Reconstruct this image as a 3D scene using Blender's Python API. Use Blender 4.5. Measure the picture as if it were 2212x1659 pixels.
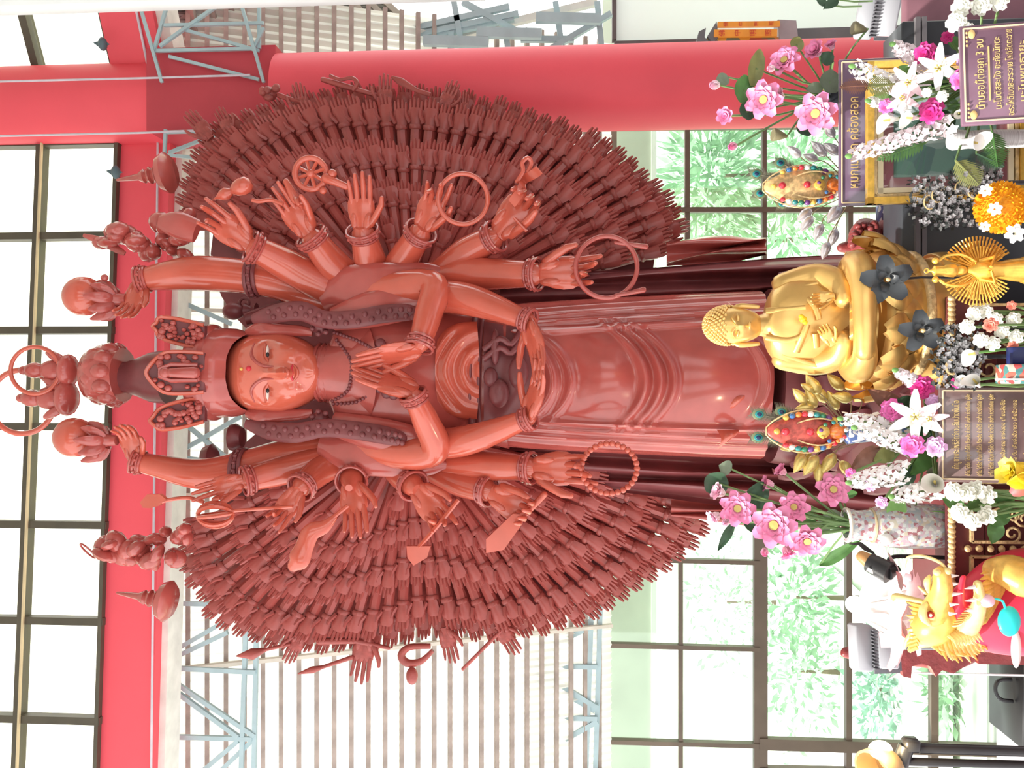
import bpy, math, random
import numpy as np
from mathutils import Vector, Matrix, Quaternion
random.seed(7)
for o in list(bpy.data.objects): bpy.data.objects.remove(o)
scene = bpy.context.scene
COL = scene.collection
PI = math.pi
# ------------------------------------------------------------------ camera
FOC = 1850.0                       # focal length in pixels of the 2212 x 1659 frame
EYE = Vector((0.0, 0.0, 2.6))
PITCH = math.radians(4.0)
CP, SP = math.cos(PITCH), math.sin(PITCH)
FWD = Vector((0, CP, SP)); CX = Vector((0, SP, -CP)); CY = Vector((1, 0, 0))   # the camera is held turned by 90 degrees
cam_data = bpy.data.cameras.new('camera'); cam = bpy.data.objects.new('camera', cam_data); COL.objects.link(cam)
cam_data.sensor_fit = 'HORIZONTAL'; cam_data.sensor_width = 36.0; cam_data.lens = FOC / 2212 * 36.0
cam_data.clip_end = 300
M3 = Matrix((CX, CY, -FWD)).transposed()
cam.matrix_world = Matrix.Translation(EYE) @ M3.to_4x4()
scene.camera = cam
# ------------------------------------------------------------------ world, sun, exposure
world = bpy.data.worlds.new('sky'); scene.world = world; world.use_nodes = True
bg = world.node_tree.nodes['Background']; bg.inputs[0].default_value = (0.98, 1.0, 0.985, 1); bg.inputs[1].default_value = 1.9
sun_data = bpy.data.lights.new('sun', 'SUN'); sun_data.energy = 5.0; sun_data.angle = math.radians(1.5); sun_data.color = (1.0, 0.95, 0.86)
sun = bpy.data.objects.new('sun', sun_data); COL.objects.link(sun)
sun.rotation_euler = Vector((0.62, 0.16, -0.77)).to_track_quat('-Z', 'Y').to_euler()
vs = scene.view_settings
vs.view_transform = 'Standard'; vs.look = 'None'; vs.gamma = 1.0; vs.use_curve_mapping = False; vs.exposure = 0.45
# ------------------------------------------------------------------ pixel helpers: a pixel of the photo and a depth in metres give a place in the room
def P(x, y, D):
    r = (x - 1106) / FOC; q = (829.5 - y) / FOC
    t = D / (CP + r * SP)
    return Vector((t * q, D, EYE.z + t * (SP - r * CP)))
def PX(D): return D / FOC          # metres per pixel at depth D
def PW(x, y, a, b):                # on the upright plane Y = a + b X
    r = (x - 1106) / FOC; q = (829.5 - y) / FOC
    t = a / ((CP + r * SP) - b * q)
    return Vector((t * q, t * (CP + r * SP), EYE.z + t * (SP - r * CP)))
# ------------------------------------------------------------------ materials
MATS = {}
def mat(name, col, rough=0.5, metal=0.0, var=0.12, scale=6.0, bump=0.0, bscale=40.0, emit=None, coat=0.0, spec=0.5, trans=0.0, ior=1.45, sub=0.0, sheen=0.0, stretch=None):
    if name in MATS: return MATS[name]
    m = bpy.data.materials.new(name); m.use_nodes = True
    nt = m.node_tree; N = nt.nodes; L = nt.links; b = N['Principled BSDF']
    b.inputs['Roughness'].default_value = rough; b.inputs['Metallic'].default_value = metal
    b.inputs['Coat Weight'].default_value = coat; b.inputs['Coat Roughness'].default_value = 0.12
    b.inputs['Specular IOR Level'].default_value = spec; b.inputs['IOR'].default_value = ior
    b.inputs['Transmission Weight'].default_value = trans
    b.inputs['Subsurface Weight'].default_value = sub; b.inputs['Sheen Weight'].default_value = sheen
    tc = N.new('ShaderNodeTexCoord'); src = tc.outputs['Object']
    if stretch:
        mp = N.new('ShaderNodeMapping'); mp.inputs['Scale'].default_value = stretch; L.new(src, mp.inputs[0]); src = mp.outputs[0]
    if var > 0:
        no = N.new('ShaderNodeTexNoise'); no.inputs['Scale'].default_value = scale; no.inputs['Detail'].default_value = 5
        L.new(src, no.inputs['Vector'])
        cr = N.new('ShaderNodeValToRGB'); e = cr.color_ramp.elements
        e[0].position = 0.3; e[1].position = 0.7
        e[0].color = tuple(c * (1 - var) for c in col) + (1,); e[1].color = tuple(min(1, c * (1 + var)) for c in col) + (1,)
        L.new(no.outputs['Fac'], cr.inputs[0]); L.new(cr.outputs[0], b.inputs['Base Color'])
    else:
        b.inputs['Base Color'].default_value = tuple(col) + (1,)
    if bump > 0:
        n2 = N.new('ShaderNodeTexNoise'); n2.inputs['Scale'].default_value = bscale; n2.inputs['Detail'].default_value = 3
        L.new(src, n2.inputs['Vector'])
        bp = N.new('ShaderNodeBump'); bp.inputs['Strength'].default_value = bump; bp.inputs['Distance'].default_value = 0.01
        L.new(n2.outputs['Fac'], bp.inputs['Height']); L.new(bp.outputs[0], b.inputs['Normal'])
    if emit:
        b.inputs['Emission Color'].default_value = tuple(emit[:3]) + (1,); b.inputs['Emission Strength'].default_value = emit[3]
    MATS[name] = m; return m
def mat2(name, ca, cb, axis='Z', lo=0.0, hi=1.0, rough=0.5, noise=0.1, kind='Generated'):
    """petal or leaf colour that turns from ca (base) to cb (tip) along the piece itself"""
    if name in MATS: return MATS[name]
    m = bpy.data.materials.new(name); m.use_nodes = True
    nt = m.node_tree; N = nt.nodes; L = nt.links; b = N['Principled BSDF']; b.inputs['Roughness'].default_value = rough
    tc = N.new('ShaderNodeTexCoord'); sp = N.new('ShaderNodeSeparateXYZ'); L.new(tc.outputs[kind], sp.inputs[0])
    mr = N.new('ShaderNodeMapRange'); mr.inputs[1].default_value = lo; mr.inputs[2].default_value = hi
    L.new(sp.outputs[axis], mr.inputs[0])
    cr = N.new('ShaderNodeValToRGB'); e = cr.color_ramp.elements; e[0].color = tuple(ca) + (1,); e[1].color = tuple(cb) + (1,)
    L.new(mr.outputs[0], cr.inputs[0]); L.new(cr.outputs[0], b.inputs['Base Color'])
    b.inputs['Subsurface Weight'].default_value = 0.0
    MATS[name] = m; return m
def glass_mat(name, tint, gloss=0.06):
    m = bpy.data.materials.new(name); m.use_nodes = True; nt = m.node_tree; N = nt.nodes; L = nt.links
    for n in list(N): N.remove(n)
    out = N.new('ShaderNodeOutputMaterial'); tr = N.new('ShaderNodeBsdfTransparent'); gl = N.new('ShaderNodeBsdfGlossy'); mx = N.new('ShaderNodeMixShader')
    tr.inputs[0].default_value = tuple(tint) + (1,); gl.inputs['Roughness'].default_value = 0.03; mx.inputs[0].default_value = gloss
    L.new(tr.outputs[0], mx.inputs[1]); L.new(gl.outputs[0], mx.inputs[2]); L.new(mx.outputs[0], out.inputs[0])
    MATS[name] = m; return m
def patt_mat(name, cols, scale, rough=0.3, kind='VORONOI'):
    """a surface painted in small patches (porcelain, carved gilding)"""
    m = bpy.data.materials.new(name); m.use_nodes = True; nt = m.node_tree; N = nt.nodes; L = nt.links; b = N['Principled BSDF']
    b.inputs['Roughness'].default_value = rough
    tc = N.new('ShaderNodeTexCoord'); v = N.new('ShaderNodeTexVoronoi'); v.inputs['Scale'].default_value = scale; L.new(tc.outputs['Object'], v.inputs['Vector'])
    sp = N.new('ShaderNodeSeparateColor'); L.new(v.outputs['Color'], sp.inputs[0])
    cr = N.new('ShaderNodeValToRGB'); cr.color_ramp.interpolation = 'CONSTANT'; e = cr.color_ramp.elements
    e[0].color = tuple(cols[0]) + (1,); e[0].position = 0; e[1].color = tuple(cols[1]) + (1,); e[1].position = 1 / len(cols)
    for i in range(2, len(cols)):
        n = e.new(i / len(cols)); n.color = tuple(cols[i]) + (1,)
    L.new(sp.outputs[0], cr.inputs[0]); L.new(cr.outputs[0], b.inputs['Base Color'])
    MATS[name] = m; return m
# ------------------------------------------------------------------ mesh builder
class MB:
    def __init__(s): s.v = []; s.f = []; s.n = 0
    def add(s, verts, faces):
        o = s.n; s.v.extend([tuple(p) for p in verts]); s.n += len(verts); s.f.extend([tuple(i + o for i in f) for f in faces]); return s
    def mesh(s, name, smooth=True):
        me = bpy.data.meshes.new(name); me.from_pydata(s.v, [], s.f); me.validate()
        import bmesh
        bm = bmesh.new(); bm.from_mesh(me); bmesh.ops.recalc_face_normals(bm, faces=bm.faces); bm.to_mesh(me); bm.free()
        if smooth:
            me.polygons.foreach_set('use_smooth', [True] * len(me.polygons))
            try: me.set_sharp_from_angle(angle=math.radians(48))
            except Exception: pass
        me.update(); return me
    def xf(s, M):
        s.v = [tuple(M @ Vector(p)) for p in s.v]; return s
    # shapes -------------------------------------------------------
    def grid(s, fn, nu, nv, cu=False, cv=False):
        vs_ = [fn(i / (nu - (0 if cu else 1)), j / (nv - (0 if cv else 1))) for i in range(nu) for j in range(nv)]
        fs = []
        for i in range(nu if cu else nu - 1):
            for j in range(nv if cv else nv - 1):
                a = i * nv + j; b_ = i * nv + (j + 1) % nv; c = ((i + 1) % nu) * nv + (j + 1) % nv; d = ((i + 1) % nu) * nv + j
                fs.append((a, b_, c, d))
        return s.add(vs_, fs)
    def tube(s, pts, rad, n=8, flat=1.0, up=None, caps=True, round_end=False):
        pts = [Vector(p) for p in pts]; k = len(pts)
        if not hasattr(rad, '__len__'): rad = [rad] * k
        rad = list(rad)
        if round_end:
            d0 = (pts[0] - pts[1]).normalized(); d1 = (pts[-1] - pts[-2]).normalized()
            pts = [pts[0] + d0 * rad[0] * .85, pts[0] + d0 * rad[0] * .5] + pts + [pts[-1] + d1 * rad[-1] * .5, pts[-1] + d1 * rad[-1] * .85]
            rad = [rad[0] * .45, rad[0] * .85] + rad + [rad[-1] * .85, rad[-1] * .45]; k = len(pts)
        vs_ = []; prev = None
        for i in range(k):
            t = (pts[min(i + 1, k - 1)] - pts[max(i - 1, 0)])
            t = t.normalized() if t.length > 1e-9 else Vector((0, 0, 1))
            if prev is None:
                u = Vector(up) if up is not None else (Vector((0, 1, 0)) if abs(t.y) < 0.9 else Vector((1, 0, 0)))
            else: u = prev
            if up is not None: u = Vector(up)
            u = u - t * u.dot(t)
            if u.length < 1e-6: u = t.orthogonal()
            u.normalize(); prev = u; w = t.cross(u)
            for j in range(n):
                a = 2 * PI * j / n
                vs_.append(pts[i] + (w * math.cos(a) + u * math.sin(a) * flat) * rad[i])
        fs = [(i * n + j, i * n + (j + 1) % n, (i + 1) * n + (j + 1) % n, (i + 1) * n + j) for i in range(k - 1) for j in range(n)]
        if caps: fs.append(tuple(range(n))[::-1]); fs.append(tuple(range((k - 1) * n, k * n)))
        return s.add(vs_, fs)
    def lathe(s, prof, n=20, M=None, squash=(1, 1)):
        vs_ = []
        for r, z in prof:
            for j in range(n):
                a = 2 * PI * j / n; p = Vector((r * math.cos(a) * squash[0], r * math.sin(a) * squash[1], z)); vs_.append(M @ p if M else p)
        k = len(prof)
        fs = [(i * n + j, i * n + (j + 1) % n, (i + 1) * n + (j + 1) % n, (i + 1) * n + j) for i in range(k - 1) for j in range(n)]
        if prof[0][0] > 1e-5: fs.append(tuple(range(n))[::-1])
        if prof[-1][0] > 1e-5: fs.append(tuple(range((k - 1) * n, k * n)))
        return s.add(vs_, fs)
    def ell(s, c, r, n=12, m=8, R=None):
        c = Vector(c); r = r if hasattr(r, '__len__') else (r, r, r); vs_ = []
        for i in range(m + 1):
            th = PI * i / m
            for j in range(n):
                a = 2 * PI * j / n
                p = Vector((r[0] * math.sin(th) * math.cos(a), r[1] * math.sin(th) * math.sin(a), r[2] * math.cos(th)))
                vs_.append(c + (R @ p if R else p))
        fs = [(i * n + j, i * n + (j + 1) % n, (i + 1) * n + (j + 1) % n, (i + 1) * n + j) for i in range(m) for j in range(n)]
        return s.add(vs_, fs)
    def box(s, c, size, R=None, bev=0.0):
        c = Vector(c); a, b, d = [k / 2 for k in size]
        if bev <= 0:
            vs_ = [Vector((x, y, z)) for x in (-a, a) for y in (-b, b) for z in (-d, d)]
            fs = [(0, 1, 3, 2), (4, 6, 7, 5), (0, 4, 5, 1), (2, 3, 7, 6), (0, 2, 6, 4), (1, 5, 7, 3)]
        else:
            e = min(bev, a * .9, b * .9, d * .9); vs_ = []; fs = []
            for sx in (-1, 1):
                for sy in (-1, 1):
                    for sz in (-1, 1):
                        vs_ += [Vector((sx * a, sy * (b - e), sz * (d - e))), Vector((sx * (a - e), sy * b, sz * (d - e))), Vector((sx * (a - e), sy * (b - e), sz * d))]
            def I(sx, sy, sz, k): return ((sx > 0) * 4 + (sy > 0) * 2 + (sz > 0)) * 3 + k
            for q in (-1, 1):
                fs.append((I(q, -1, -1, 0), I(q, 1, -1, 0), I(q, 1, 1, 0), I(q, -1, 1, 0)))
                fs.append((I(-1, q, -1, 1), I(1, q, -1, 1), I(1, q, 1, 1), I(-1, q, 1, 1)))
                fs.append((I(-1, -1, q, 2), I(1, -1, q, 2), I(1, 1, q, 2), I(-1, 1, q, 2)))
                for q2 in (-1, 1):
                    fs.append((I(q, q2, -1, 0), I(q, q2, 1, 0), I(q, q2, 1, 1), I(q, q2, -1, 1)))
                    fs.append((I(q, -1, q2, 0), I(q, 1, q2, 0), I(q, 1, q2, 2), I(q, -1, q2, 2)))
                    fs.append((I(-1, q, q2, 1), I(1, q, q2, 1), I(1, q, q2, 2), I(-1, q, q2, 2)))
            for sx in (-1, 1):
                for sy in (-1, 1):
                    for sz in (-1, 1): fs.append((I(sx, sy, sz, 0), I(sx, sy, sz, 1), I(sx, sy, sz, 2)))
        return s.add([c + (R @ p if R else p) for p in vs_], fs)
    def bar(s, p, q, w, d, up=(0, 1, 0)):
        """a straight rectangular bar from p to q, w wide across and d deep along up"""
        p = Vector(p); q = Vector(q); t = (q - p).normalized(); u = Vector(up); u = (u - t * u.dot(t)).normalized(); x = t.cross(u)
        vs_ = [e + x * (sx * w / 2) + u * (su * d / 2) for e in (p, q) for sx, su in ((-1, -1), (1, -1), (1, 1), (-1, 1))]
        return s.add(vs_, [(3, 2, 1, 0), (4, 5, 6, 7), (0, 1, 5, 4), (1, 2, 6, 5), (2, 3, 7, 6), (3, 0, 4, 7)])
    def torus(s, c, R_, r, axis=(0, 1, 0), n=28, m=8, sq=1.0, x=None):
        c = Vector(c); ax = Vector(axis).normalized(); u = Vector(x) if x else ax.orthogonal(); u = (u - ax * u.dot(ax)).normalized(); w = ax.cross(u)
        vs_ = []
        for i in range(n):
            a = 2 * PI * i / n; d = u * math.cos(a) + w * math.sin(a) * sq; dn = d.normalized()
            for j in range(m):
                b_ = 2 * PI * j / m; vs_.append(c + d * R_ + (dn * math.cos(b_) + ax * math.sin(b_)) * r)
        return s.add(vs_, [(i * m + j, i * m + (j + 1) % m, ((i + 1) % n) * m + (j + 1) % m, ((i + 1) % n) * m + j) for i in range(n) for j in range(m)])
    def prism(s, pts, ext):
        """closed outline of 3D points pushed along ext"""
        pts = [Vector(p) for p in pts]; e = Vector(ext); k = len(pts)
        return s.add(pts + [p + e for p in pts], [tuple(range(k)), tuple(range(2 * k - 1, k - 1, -1))] + [(i, (i + 1) % k, k + (i + 1) % k, k + i) for i in range(k)])
# ------------------------------------------------------------------ objects: every object's own matrix is its place in the world
def _link(o, parent):
    COL.objects.link(o)
    if parent is not None:
        o.parent = parent; o.matrix_parent_inverse = parent['_w'] if False else WM[parent.name].inverted()
    return o
WM = {}
def obj(name, me, material, parent=None, M=None, label=None, cat=None, group=None, kind=None, smooth=True):
    if isinstance(me, MB): me = me.mesh(name, smooth)
    if material is not None and not me.materials: me.materials.append(material)
    o = bpy.data.objects.new(name, me); M = M or Matrix.Identity(4)
    WM[o.name] = M.copy(); _link(o, parent); o.matrix_basis = M
    if label: o['label'] = label
    if cat: o['category'] = cat
    if group: o['group'] = group
    if kind: o['kind'] = kind
    return o
def own(name, mb, material, parent=None, **kw):
    """like obj, for a mesh drawn in world coordinates: its origin goes to the middle of its foot"""
    a = np.array(mb.v); c = Vector(((a[:, 0].min() + a[:, 0].max()) / 2, (a[:, 1].min() + a[:, 1].max()) / 2, a[:, 2].min()))
    mb.v = [tuple(Vector(p) - c) for p in mb.v]
    return obj(name, mb, material, parent, Matrix.Translation(c), **kw)
def thing(name, loc, label, cat, group=None, kind=None):
    o = bpy.data.objects.new(name, None); o.empty_display_size = 0.05
    M = Matrix.Translation(Vector(loc)); WM[o.name] = M; COL.objects.link(o); o.matrix_basis = M
    o['label'] = label; o['category'] = cat
    if group: o['group'] = group
    if kind: o['kind'] = kind
    return o
def frame(z, y=None, loc=(0, 0, 0), s=1.0):
    """matrix whose local Z points along z and local Y as near as can be to y"""
    z = Vector(z).normalized(); y = Vector(y) if y is not None else Vector((0, -1, 0))
    y = y - z * y.dot(z)
    if y.length < 1e-4: y = z.orthogonal()
    y.normalize(); x = y.cross(z)
    return Matrix.Translation(Vector(loc)) @ Matrix((x, y, z)).transposed().to_4x4() @ Matrix.Scale(s, 4)
_txt = {}
def text_mesh(body, size, align='CENTER', ext=0.0006, spacing=1.0):
    cu = bpy.data.curves.new('lettering', 'FONT'); cu.body = body; cu.size = size; cu.align_x = align; cu.align_y = 'CENTER'; cu.extrude = ext; cu.resolution_u = 2
    cu.space_character = spacing
    ob = bpy.data.objects.new('lettering', cu); COL.objects.link(ob)
    dg = bpy.context.evaluated_depsgraph_get(); me = bpy.data.meshes.new_from_object(ob.evaluated_get(dg))
    bpy.data.objects.remove(ob); me.name = 'lettering'; return me
# ================================================================== the building
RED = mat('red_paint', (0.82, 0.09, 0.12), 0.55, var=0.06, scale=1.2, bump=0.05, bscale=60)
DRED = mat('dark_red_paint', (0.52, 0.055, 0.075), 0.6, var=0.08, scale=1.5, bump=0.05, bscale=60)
STEELB = mat('pale_blue_steel', (0.40, 0.53, 0.56), 0.5, var=0.1, scale=5)
BRONZE = mat('bronze_frame', (0.085, 0.073, 0.050), 0.5, var=0.15, scale=4)
BROWNF = mat('brown_frame', (0.135, 0.10, 0.075), 0.55, var=0.12, scale=4)
WHITEP = mat('white_paint', (0.80, 0.82, 0.80), 0.6, var=0.03)
GLASSY = glass_mat('yellowish_glass', (1.0, 0.995, 0.93))
GLASSG = glass_mat('greenish_glass', (0.93, 1.0, 0.95))
MARB = mat('pale_marble', (0.60, 0.57, 0.64), 0.35, var=0.12, scale=3)
CONC = mat('grey_concrete', (0.42, 0.42, 0.38), 0.85, var=0.15, scale=3, bump=0.1)
# floor of the raised hall and the lower floor of the back room
fl = own('floor', MB().box((0, 1.3, -0.15), (14, 8.3, 0.3)), MARB, label='pale lavender marble floor of the raised hall', cat='floor', kind='structure')
fl2 = own('floor', MB().box((0, 7.2, -1.75), (16, 3.6, 0.3)), CONC, label='grey concrete floor of the lower room behind the hall', cat='floor', kind='structure')
riser = own('wall_step', MB().box((0, 5.35, -0.95), (14, 0.2, 1.3)), CONC, label='grey concrete step wall under the back edge of the hall floor', cat='wall', kind='structure')
ceil = own('ceiling', MB().box((0, 4.65, 7.75), (15, 4.1, 0.25)).box((2.0, -.7, 7.75), (11, 6.6, 0.25)), mat('ceiling_board', (0.72, 0.7, 0.66), 0.8, var=0.06), label='pale ceiling high over the statue', cat='ceiling', kind='structure')  # unseen; front part cut short on the left to let the sun in
# unseen walls added on the camera's side; their tall openings make the daylight directional
PLAS = mat('hall_plaster', (0.40, 0.36, 0.33), 0.8, var=0.08)
fw = thing('wall_front', (0, -4.0, 0), 'unseen plaster front wall added behind the camera, tall doorways directing the daylight', 'wall', kind='structure')
for x0, x1, z0, z1 in ((-6, -4.2, 0, 7.6), (-2.2, -.9, 0, 7.6), (.9, 2.2, 0, 7.6), (4.2, 7.5, 0, 7.6), (-4.2, 4.2, 5.2, 7.6)):
    own('wall_pier', MB().box(((x0 + x1) / 2, -4.0, (z0 + z1) / 2), (x1 - x0, .3, z1 - z0)), PLAS, fw)
own('wall_side', MB().box((7.4, 0.5, 3.8), (.2, 9.0, 7.6)), PLAS, label='unseen plaster side wall added far to the right to direct the daylight', cat='wall', kind='structure')
# --- back wall of the hall: clerestory plane Y = WA + WB X
WA, WB = 6.29, 0.063
WN = Vector((WB, -1, 0)).normalized()       # towards the camera
def wq(x, y, off=0.0): return PW(x, y, WA, WB) - WN * off
beam = thing('red_beam', wq(320, 830), 'long bright red concrete beam crossing behind the statue under the high windows', 'beam', kind='structure')
zt, zb = wq(240, 830).z, wq(352, 830).z
mb = MB(); a, b = wq(300, 2700), wq(300, 290); 
def hbar(mb, a, b, z0, z1, d0, d1):
    pts = []
    for p in (a, b):
        for z in (z0, z1):
            for d in (d0, d1): q = Vector((p.x, p.y, z)) - WN * d; pts.append(q)
    return mb.add(pts, [(0, 1, 3, 2), (4, 6, 7, 5), (0, 4, 5, 1), (2, 3, 7, 6), (0, 2, 6, 4), (1, 5, 7, 3)])
own('beam_body', hbar(MB(), a, b, zb, zt, 0.0, 0.30), RED, beam)
own('conduit', MB().tube([wq(320, 2690, -0.03), wq(345, 290, -0.03)], 0.009, 8), mat('grey_conduit', (0.62, 0.56, 0.62), 0.5), beam)
own('lower_flange', hbar(MB(), a, b, zb - 0.05, zb + 0.012, 0.1, 0.34), mat('cream_trim', (0.8, 0.78, 0.72), 0.6), beam)
# --- high windows above the beam
w1 = thing('window_1', wq(150, 900), 'row of high windows in dark bronze frames above the red beam', 'window', kind='structure')
ys = [310, 511, 714, 922, 1133, 1340, 1553, 1772, 1998, 2230, 2470, 2720]
zmid = wq(72, 830).z; zcap = zt + 3.0
zrow = [zt, zmid, zmid + (zmid - zt) * 1.02, zcap]
Xs = [wq(150, y) for y in ys]
for i, p in enumerate(Xs[:-1]):
    wd = 0.055
    own('mullion', MB().bar(Vector((p.x, p.y, zt - .02)), Vector((p.x, p.y, zcap)), wd, 0.09, WN), BRONZE, w1)
    pn = Xs[i + 1]
    for k in range(3):
        own('pane', MB().bar(Vector((p.x, p.y, (zrow[k] + zrow[k + 1]) / 2)), Vector((pn.x, pn.y, (zrow[k] + zrow[k + 1]) / 2)), zrow[k + 1] - zrow[k] - .04, 0.006, WN), GLASSY, w1)
for k, z in enumerate(zrow[:3]):
    p, q = Xs[0], Xs[-1]
    own('transom', MB().bar(Vector((p.x, p.y, z)), Vector((q.x, q.y, z)), 0.05 if k else 0.03, 0.10, WN), BRONZE, w1)
    if k: own('glazing_bead', MB().bar(Vector((p.x, p.y, z - 0.03)) + WN * .06, Vector((q.x, q.y, z - 0.03)) + WN * .06, 0.014, 0.02, WN), mat('gold_bead', (0.62, 0.50, 0.30), 0.4), w1)
# --- red pillar on the right: round below, square with a darker band above
PD = 6.2
pil = thing('red_pillar', P(1500, 195, PD) * 1.0, 'tall round red pillar behind the right side of the statue', 'pillar', kind='structure')
pc = P(1106, 194, PD); rr = 89 * PX(PD); ztop = P(608, 194, PD).z
own('shaft', MB().lathe([(rr, -1.6), (rr, ztop)], 48, Matrix.Translation((pc.x, PD + 0.02, 0))), RED, pil)
cx = P(450, 213, PD + .1); hw = 88 * PX(PD + .1)
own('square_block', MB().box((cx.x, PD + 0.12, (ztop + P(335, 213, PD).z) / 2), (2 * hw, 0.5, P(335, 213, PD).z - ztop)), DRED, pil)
own('upper_shaft', MB().lathe([(hw * 1.02, P(335, 213, PD).z), (hw * 1.0, zcap)], 48, Matrix.Translation((cx.x, PD + 0.2, 0))), RED, pil)
for yy in (172, 290):
    own('conduit', MB().tube([P(0, yy + 4, PD - .2), P(300, yy - 3, PD - .2), P(540 if yy < 200 else 480, yy - 10, PD - .2)], 0.008, 8), MATS['grey_conduit'], pil)
# --- the wall turns towards the camera right of the pillar
A2 = Vector((2.40, 6.42, 0)); B2 = Vector((3.9, 5.67, 0)); N2 = Vector((B2 - A2).normalized().cross(Vector((0, 0, 1)))).normalized()
sb = thing('red_beam', ((A2 + B2) / 2) + Vector((0, 0, zb)), 'short red beam running off to the right beyond the pillar top', 'beam', kind='structure')
own('beam_body', MB().bar(A2 + Vector((0, 0, (zt + zb) / 2 - .02)), B2 + Vector((0, 0, (zt + zb) / 2 - .02)), zt - zb, 0.3, N2), RED, sb)
own('lower_flange', MB().bar(A2 + Vector((0, 0, zb - .06)), B2 + Vector((0, 0, zb - .06)), 0.09, 0.2, N2), MATS['cream_trim'], sb)
own('conduit', MB().tube([A2 + Vector((0, 0, zb + .09)) + N2 * .17, B2 + Vector((0, 0, zb + .09)) + N2 * .17], 0.010, 8), MATS['grey_conduit'], sb)
w2 = thing('window_2', ((A2 + B2) / 2) + Vector((0, 0, zt)), 'high window in a bronze frame at the top right corner', 'window', kind='structure')
for z, wd in ((zt + .02, .04), (zmid + .02, .06)):
    own('transom', MB().bar(A2 + Vector((0, 0, z)), B2 + Vector((0, 0, z)), wd, 0.1, N2), BRONZE, w2)
own('mullion', MB().bar(A2 + Vector((0.02, -.01, zt)), A2 + Vector((0.02, -.01, zcap)), .07, 0.1, N2), BRONZE, w2)
for z0, z1 in ((zt, zmid), (zmid, zcap)):
    own('pane', MB().bar(A2 + Vector((0, 0, (z0 + z1) / 2)), B2 + Vector((0, 0, (z0 + z1) / 2)), z1 - z0 - .04, 0.006, N2), GLASSY, w2)
for k, (x, y) in enumerate(((222, 95), (250, 372))):
    nb = MB(); c = P(x, y, 6.05); nb.ell(c, (0.05, 0.04, 0.03)); nb.prism([c + Vector((.0, -.0, -.05)), c + Vector((.03, 0, .0)), c + Vector((.012, 0, .075)), c + Vector((-.03, 0, .02))], (0, .01, 0))
    own('window_latch', nb, mat('dark_teal_metal', (0.10, 0.15, 0.17), 0.5), label=('dark metal latch on the high window at the top right corner', 'small dark latch on the high window just left of the pillar')[k], cat='latch')
# white post at the far right edge
wp = P(500, 0, 4.0)
own('white_post', MB().box((P(450, 12, 4.0).x + 0.20, 4.0, 5.2), (0.40, 0.1, 4.4), bev=.01).box((P(450, 12, 4.0).x + 0.32, 4.0, 1.5), (0.12, 0.1, 3.0)), WHITEP, label='white upright post at the far right edge beside the high window', cat='post', kind='structure')
# --- corrugated roof of the room behind, sloping down and away
RD0, RD1 = 6.75, 8.3
rz0, rz1 = P(352, 830, RD0).z, P(1312, 830, RD1).z
def roofpt(x, s, off=0.0):      # s runs 0..1 down the slope
    n = Vector((0, -(rz0 - rz1), -(RD1 - RD0))).normalized()
    return Vector((x, RD0 + (RD1 - RD0) * s, rz0 + (rz1 - rz0) * s)) + n * off
roof = thing('lean_to_roof', roofpt(0, 1), 'corrugated metal lean-to roof with timber purlins seen from below behind the statue', 'roof', kind='structure')
SHEET = mat('roof_sheet', (0.86, 0.84, 0.79), 0.6, var=0.12, scale=2.5)
def see_through(m, k, col):
    nt = m.node_tree; tl = nt.nodes.new('ShaderNodeBsdfTranslucent'); tl.inputs[0].default_value = col + (1,); mx = nt.nodes.new('ShaderNodeMixShader'); mx.inputs[0].default_value = k
    out = nt.nodes['Material Output']; nt.links.new(nt.nodes['Principled BSDF'].outputs[0], mx.inputs[1]); nt.links.new(tl.outputs[0], mx.inputs[2]); nt.links.new(mx.outputs[0], out.inputs[0])
see_through(SHEET, .45, (.92, .90, .84))        # translucency added so the metal sheets look brighter from below
nX = 36
for i in range(nX):
    x0 = -6.8 + i * 0.28
    def cor(u, v, x0=x0):
        return roofpt(x0 + u * 0.285, v * 1.02 - 0.01, 0.016 * math.sin(u * 4 * 2 * PI))
    own('roof_sheet', MB().grid(cor, 17, 2), SHEET, roof)
WOOD = mat('purlin_timber', (0.40, 0.33, 0.29), 0.8, var=0.2, scale=8)
nP = 27
for i in range(nP):
    s = (i + 0.3) / nP
    own('purlin', MB().bar(roofpt(-6.8, s, .04), roofpt(3.3, s, .04), 0.036, 0.04, (0, -1, -.4)), WOOD, roof)
for x in (-5.2, -3.7, -2.3, -0.9, 0.6, 1.9):
    own('rafter', MB().bar(roofpt(x, 0, .1), roofpt(x, 1, .1), 0.03, 0.05, (0, -1, -.4)), mat('pale_rafter', (0.70, 0.65, 0.56), 0.7), roof)
# roof beyond, on the right, greyer and lower
rg = thing('lean_to_roof', (4.2, 8, 4), 'greyish corrugated roof slope high on the right behind the pillar', 'roof', kind='structure')
GSH = mat('grey_roof_sheet', (0.42, 0.40, 0.37), 0.7, var=0.25, scale=3)
q00, q01, q10, q11 = P(345, 180, 6.9), P(345, -120, 6.5), P(1000, 150, 8.6), P(700, -120, 7.4)
for i in range(10):
    def cor2(u, v, i=i):
        w = (i + u) / 10; a_ = q00.lerp(q01, w); b_ = q10.lerp(q11, w); return a_.lerp(b_, v) + Vector((0, 1, .4)) * 0.016 * math.sin(u * 4 * 2 * PI)
    own('roof_sheet', MB().grid(cor2, 17, 2), GSH, rg)
for i in range(13):
    s = (i + .5) / 13; own('purlin', MB().bar(q00.lerp(q10, s) + Vector((0, -.06, -.03)), q01.lerp(q11, s) + Vector((0, -.06, -.03)), 0.05, 0.05), WOOD, rg)
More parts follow.
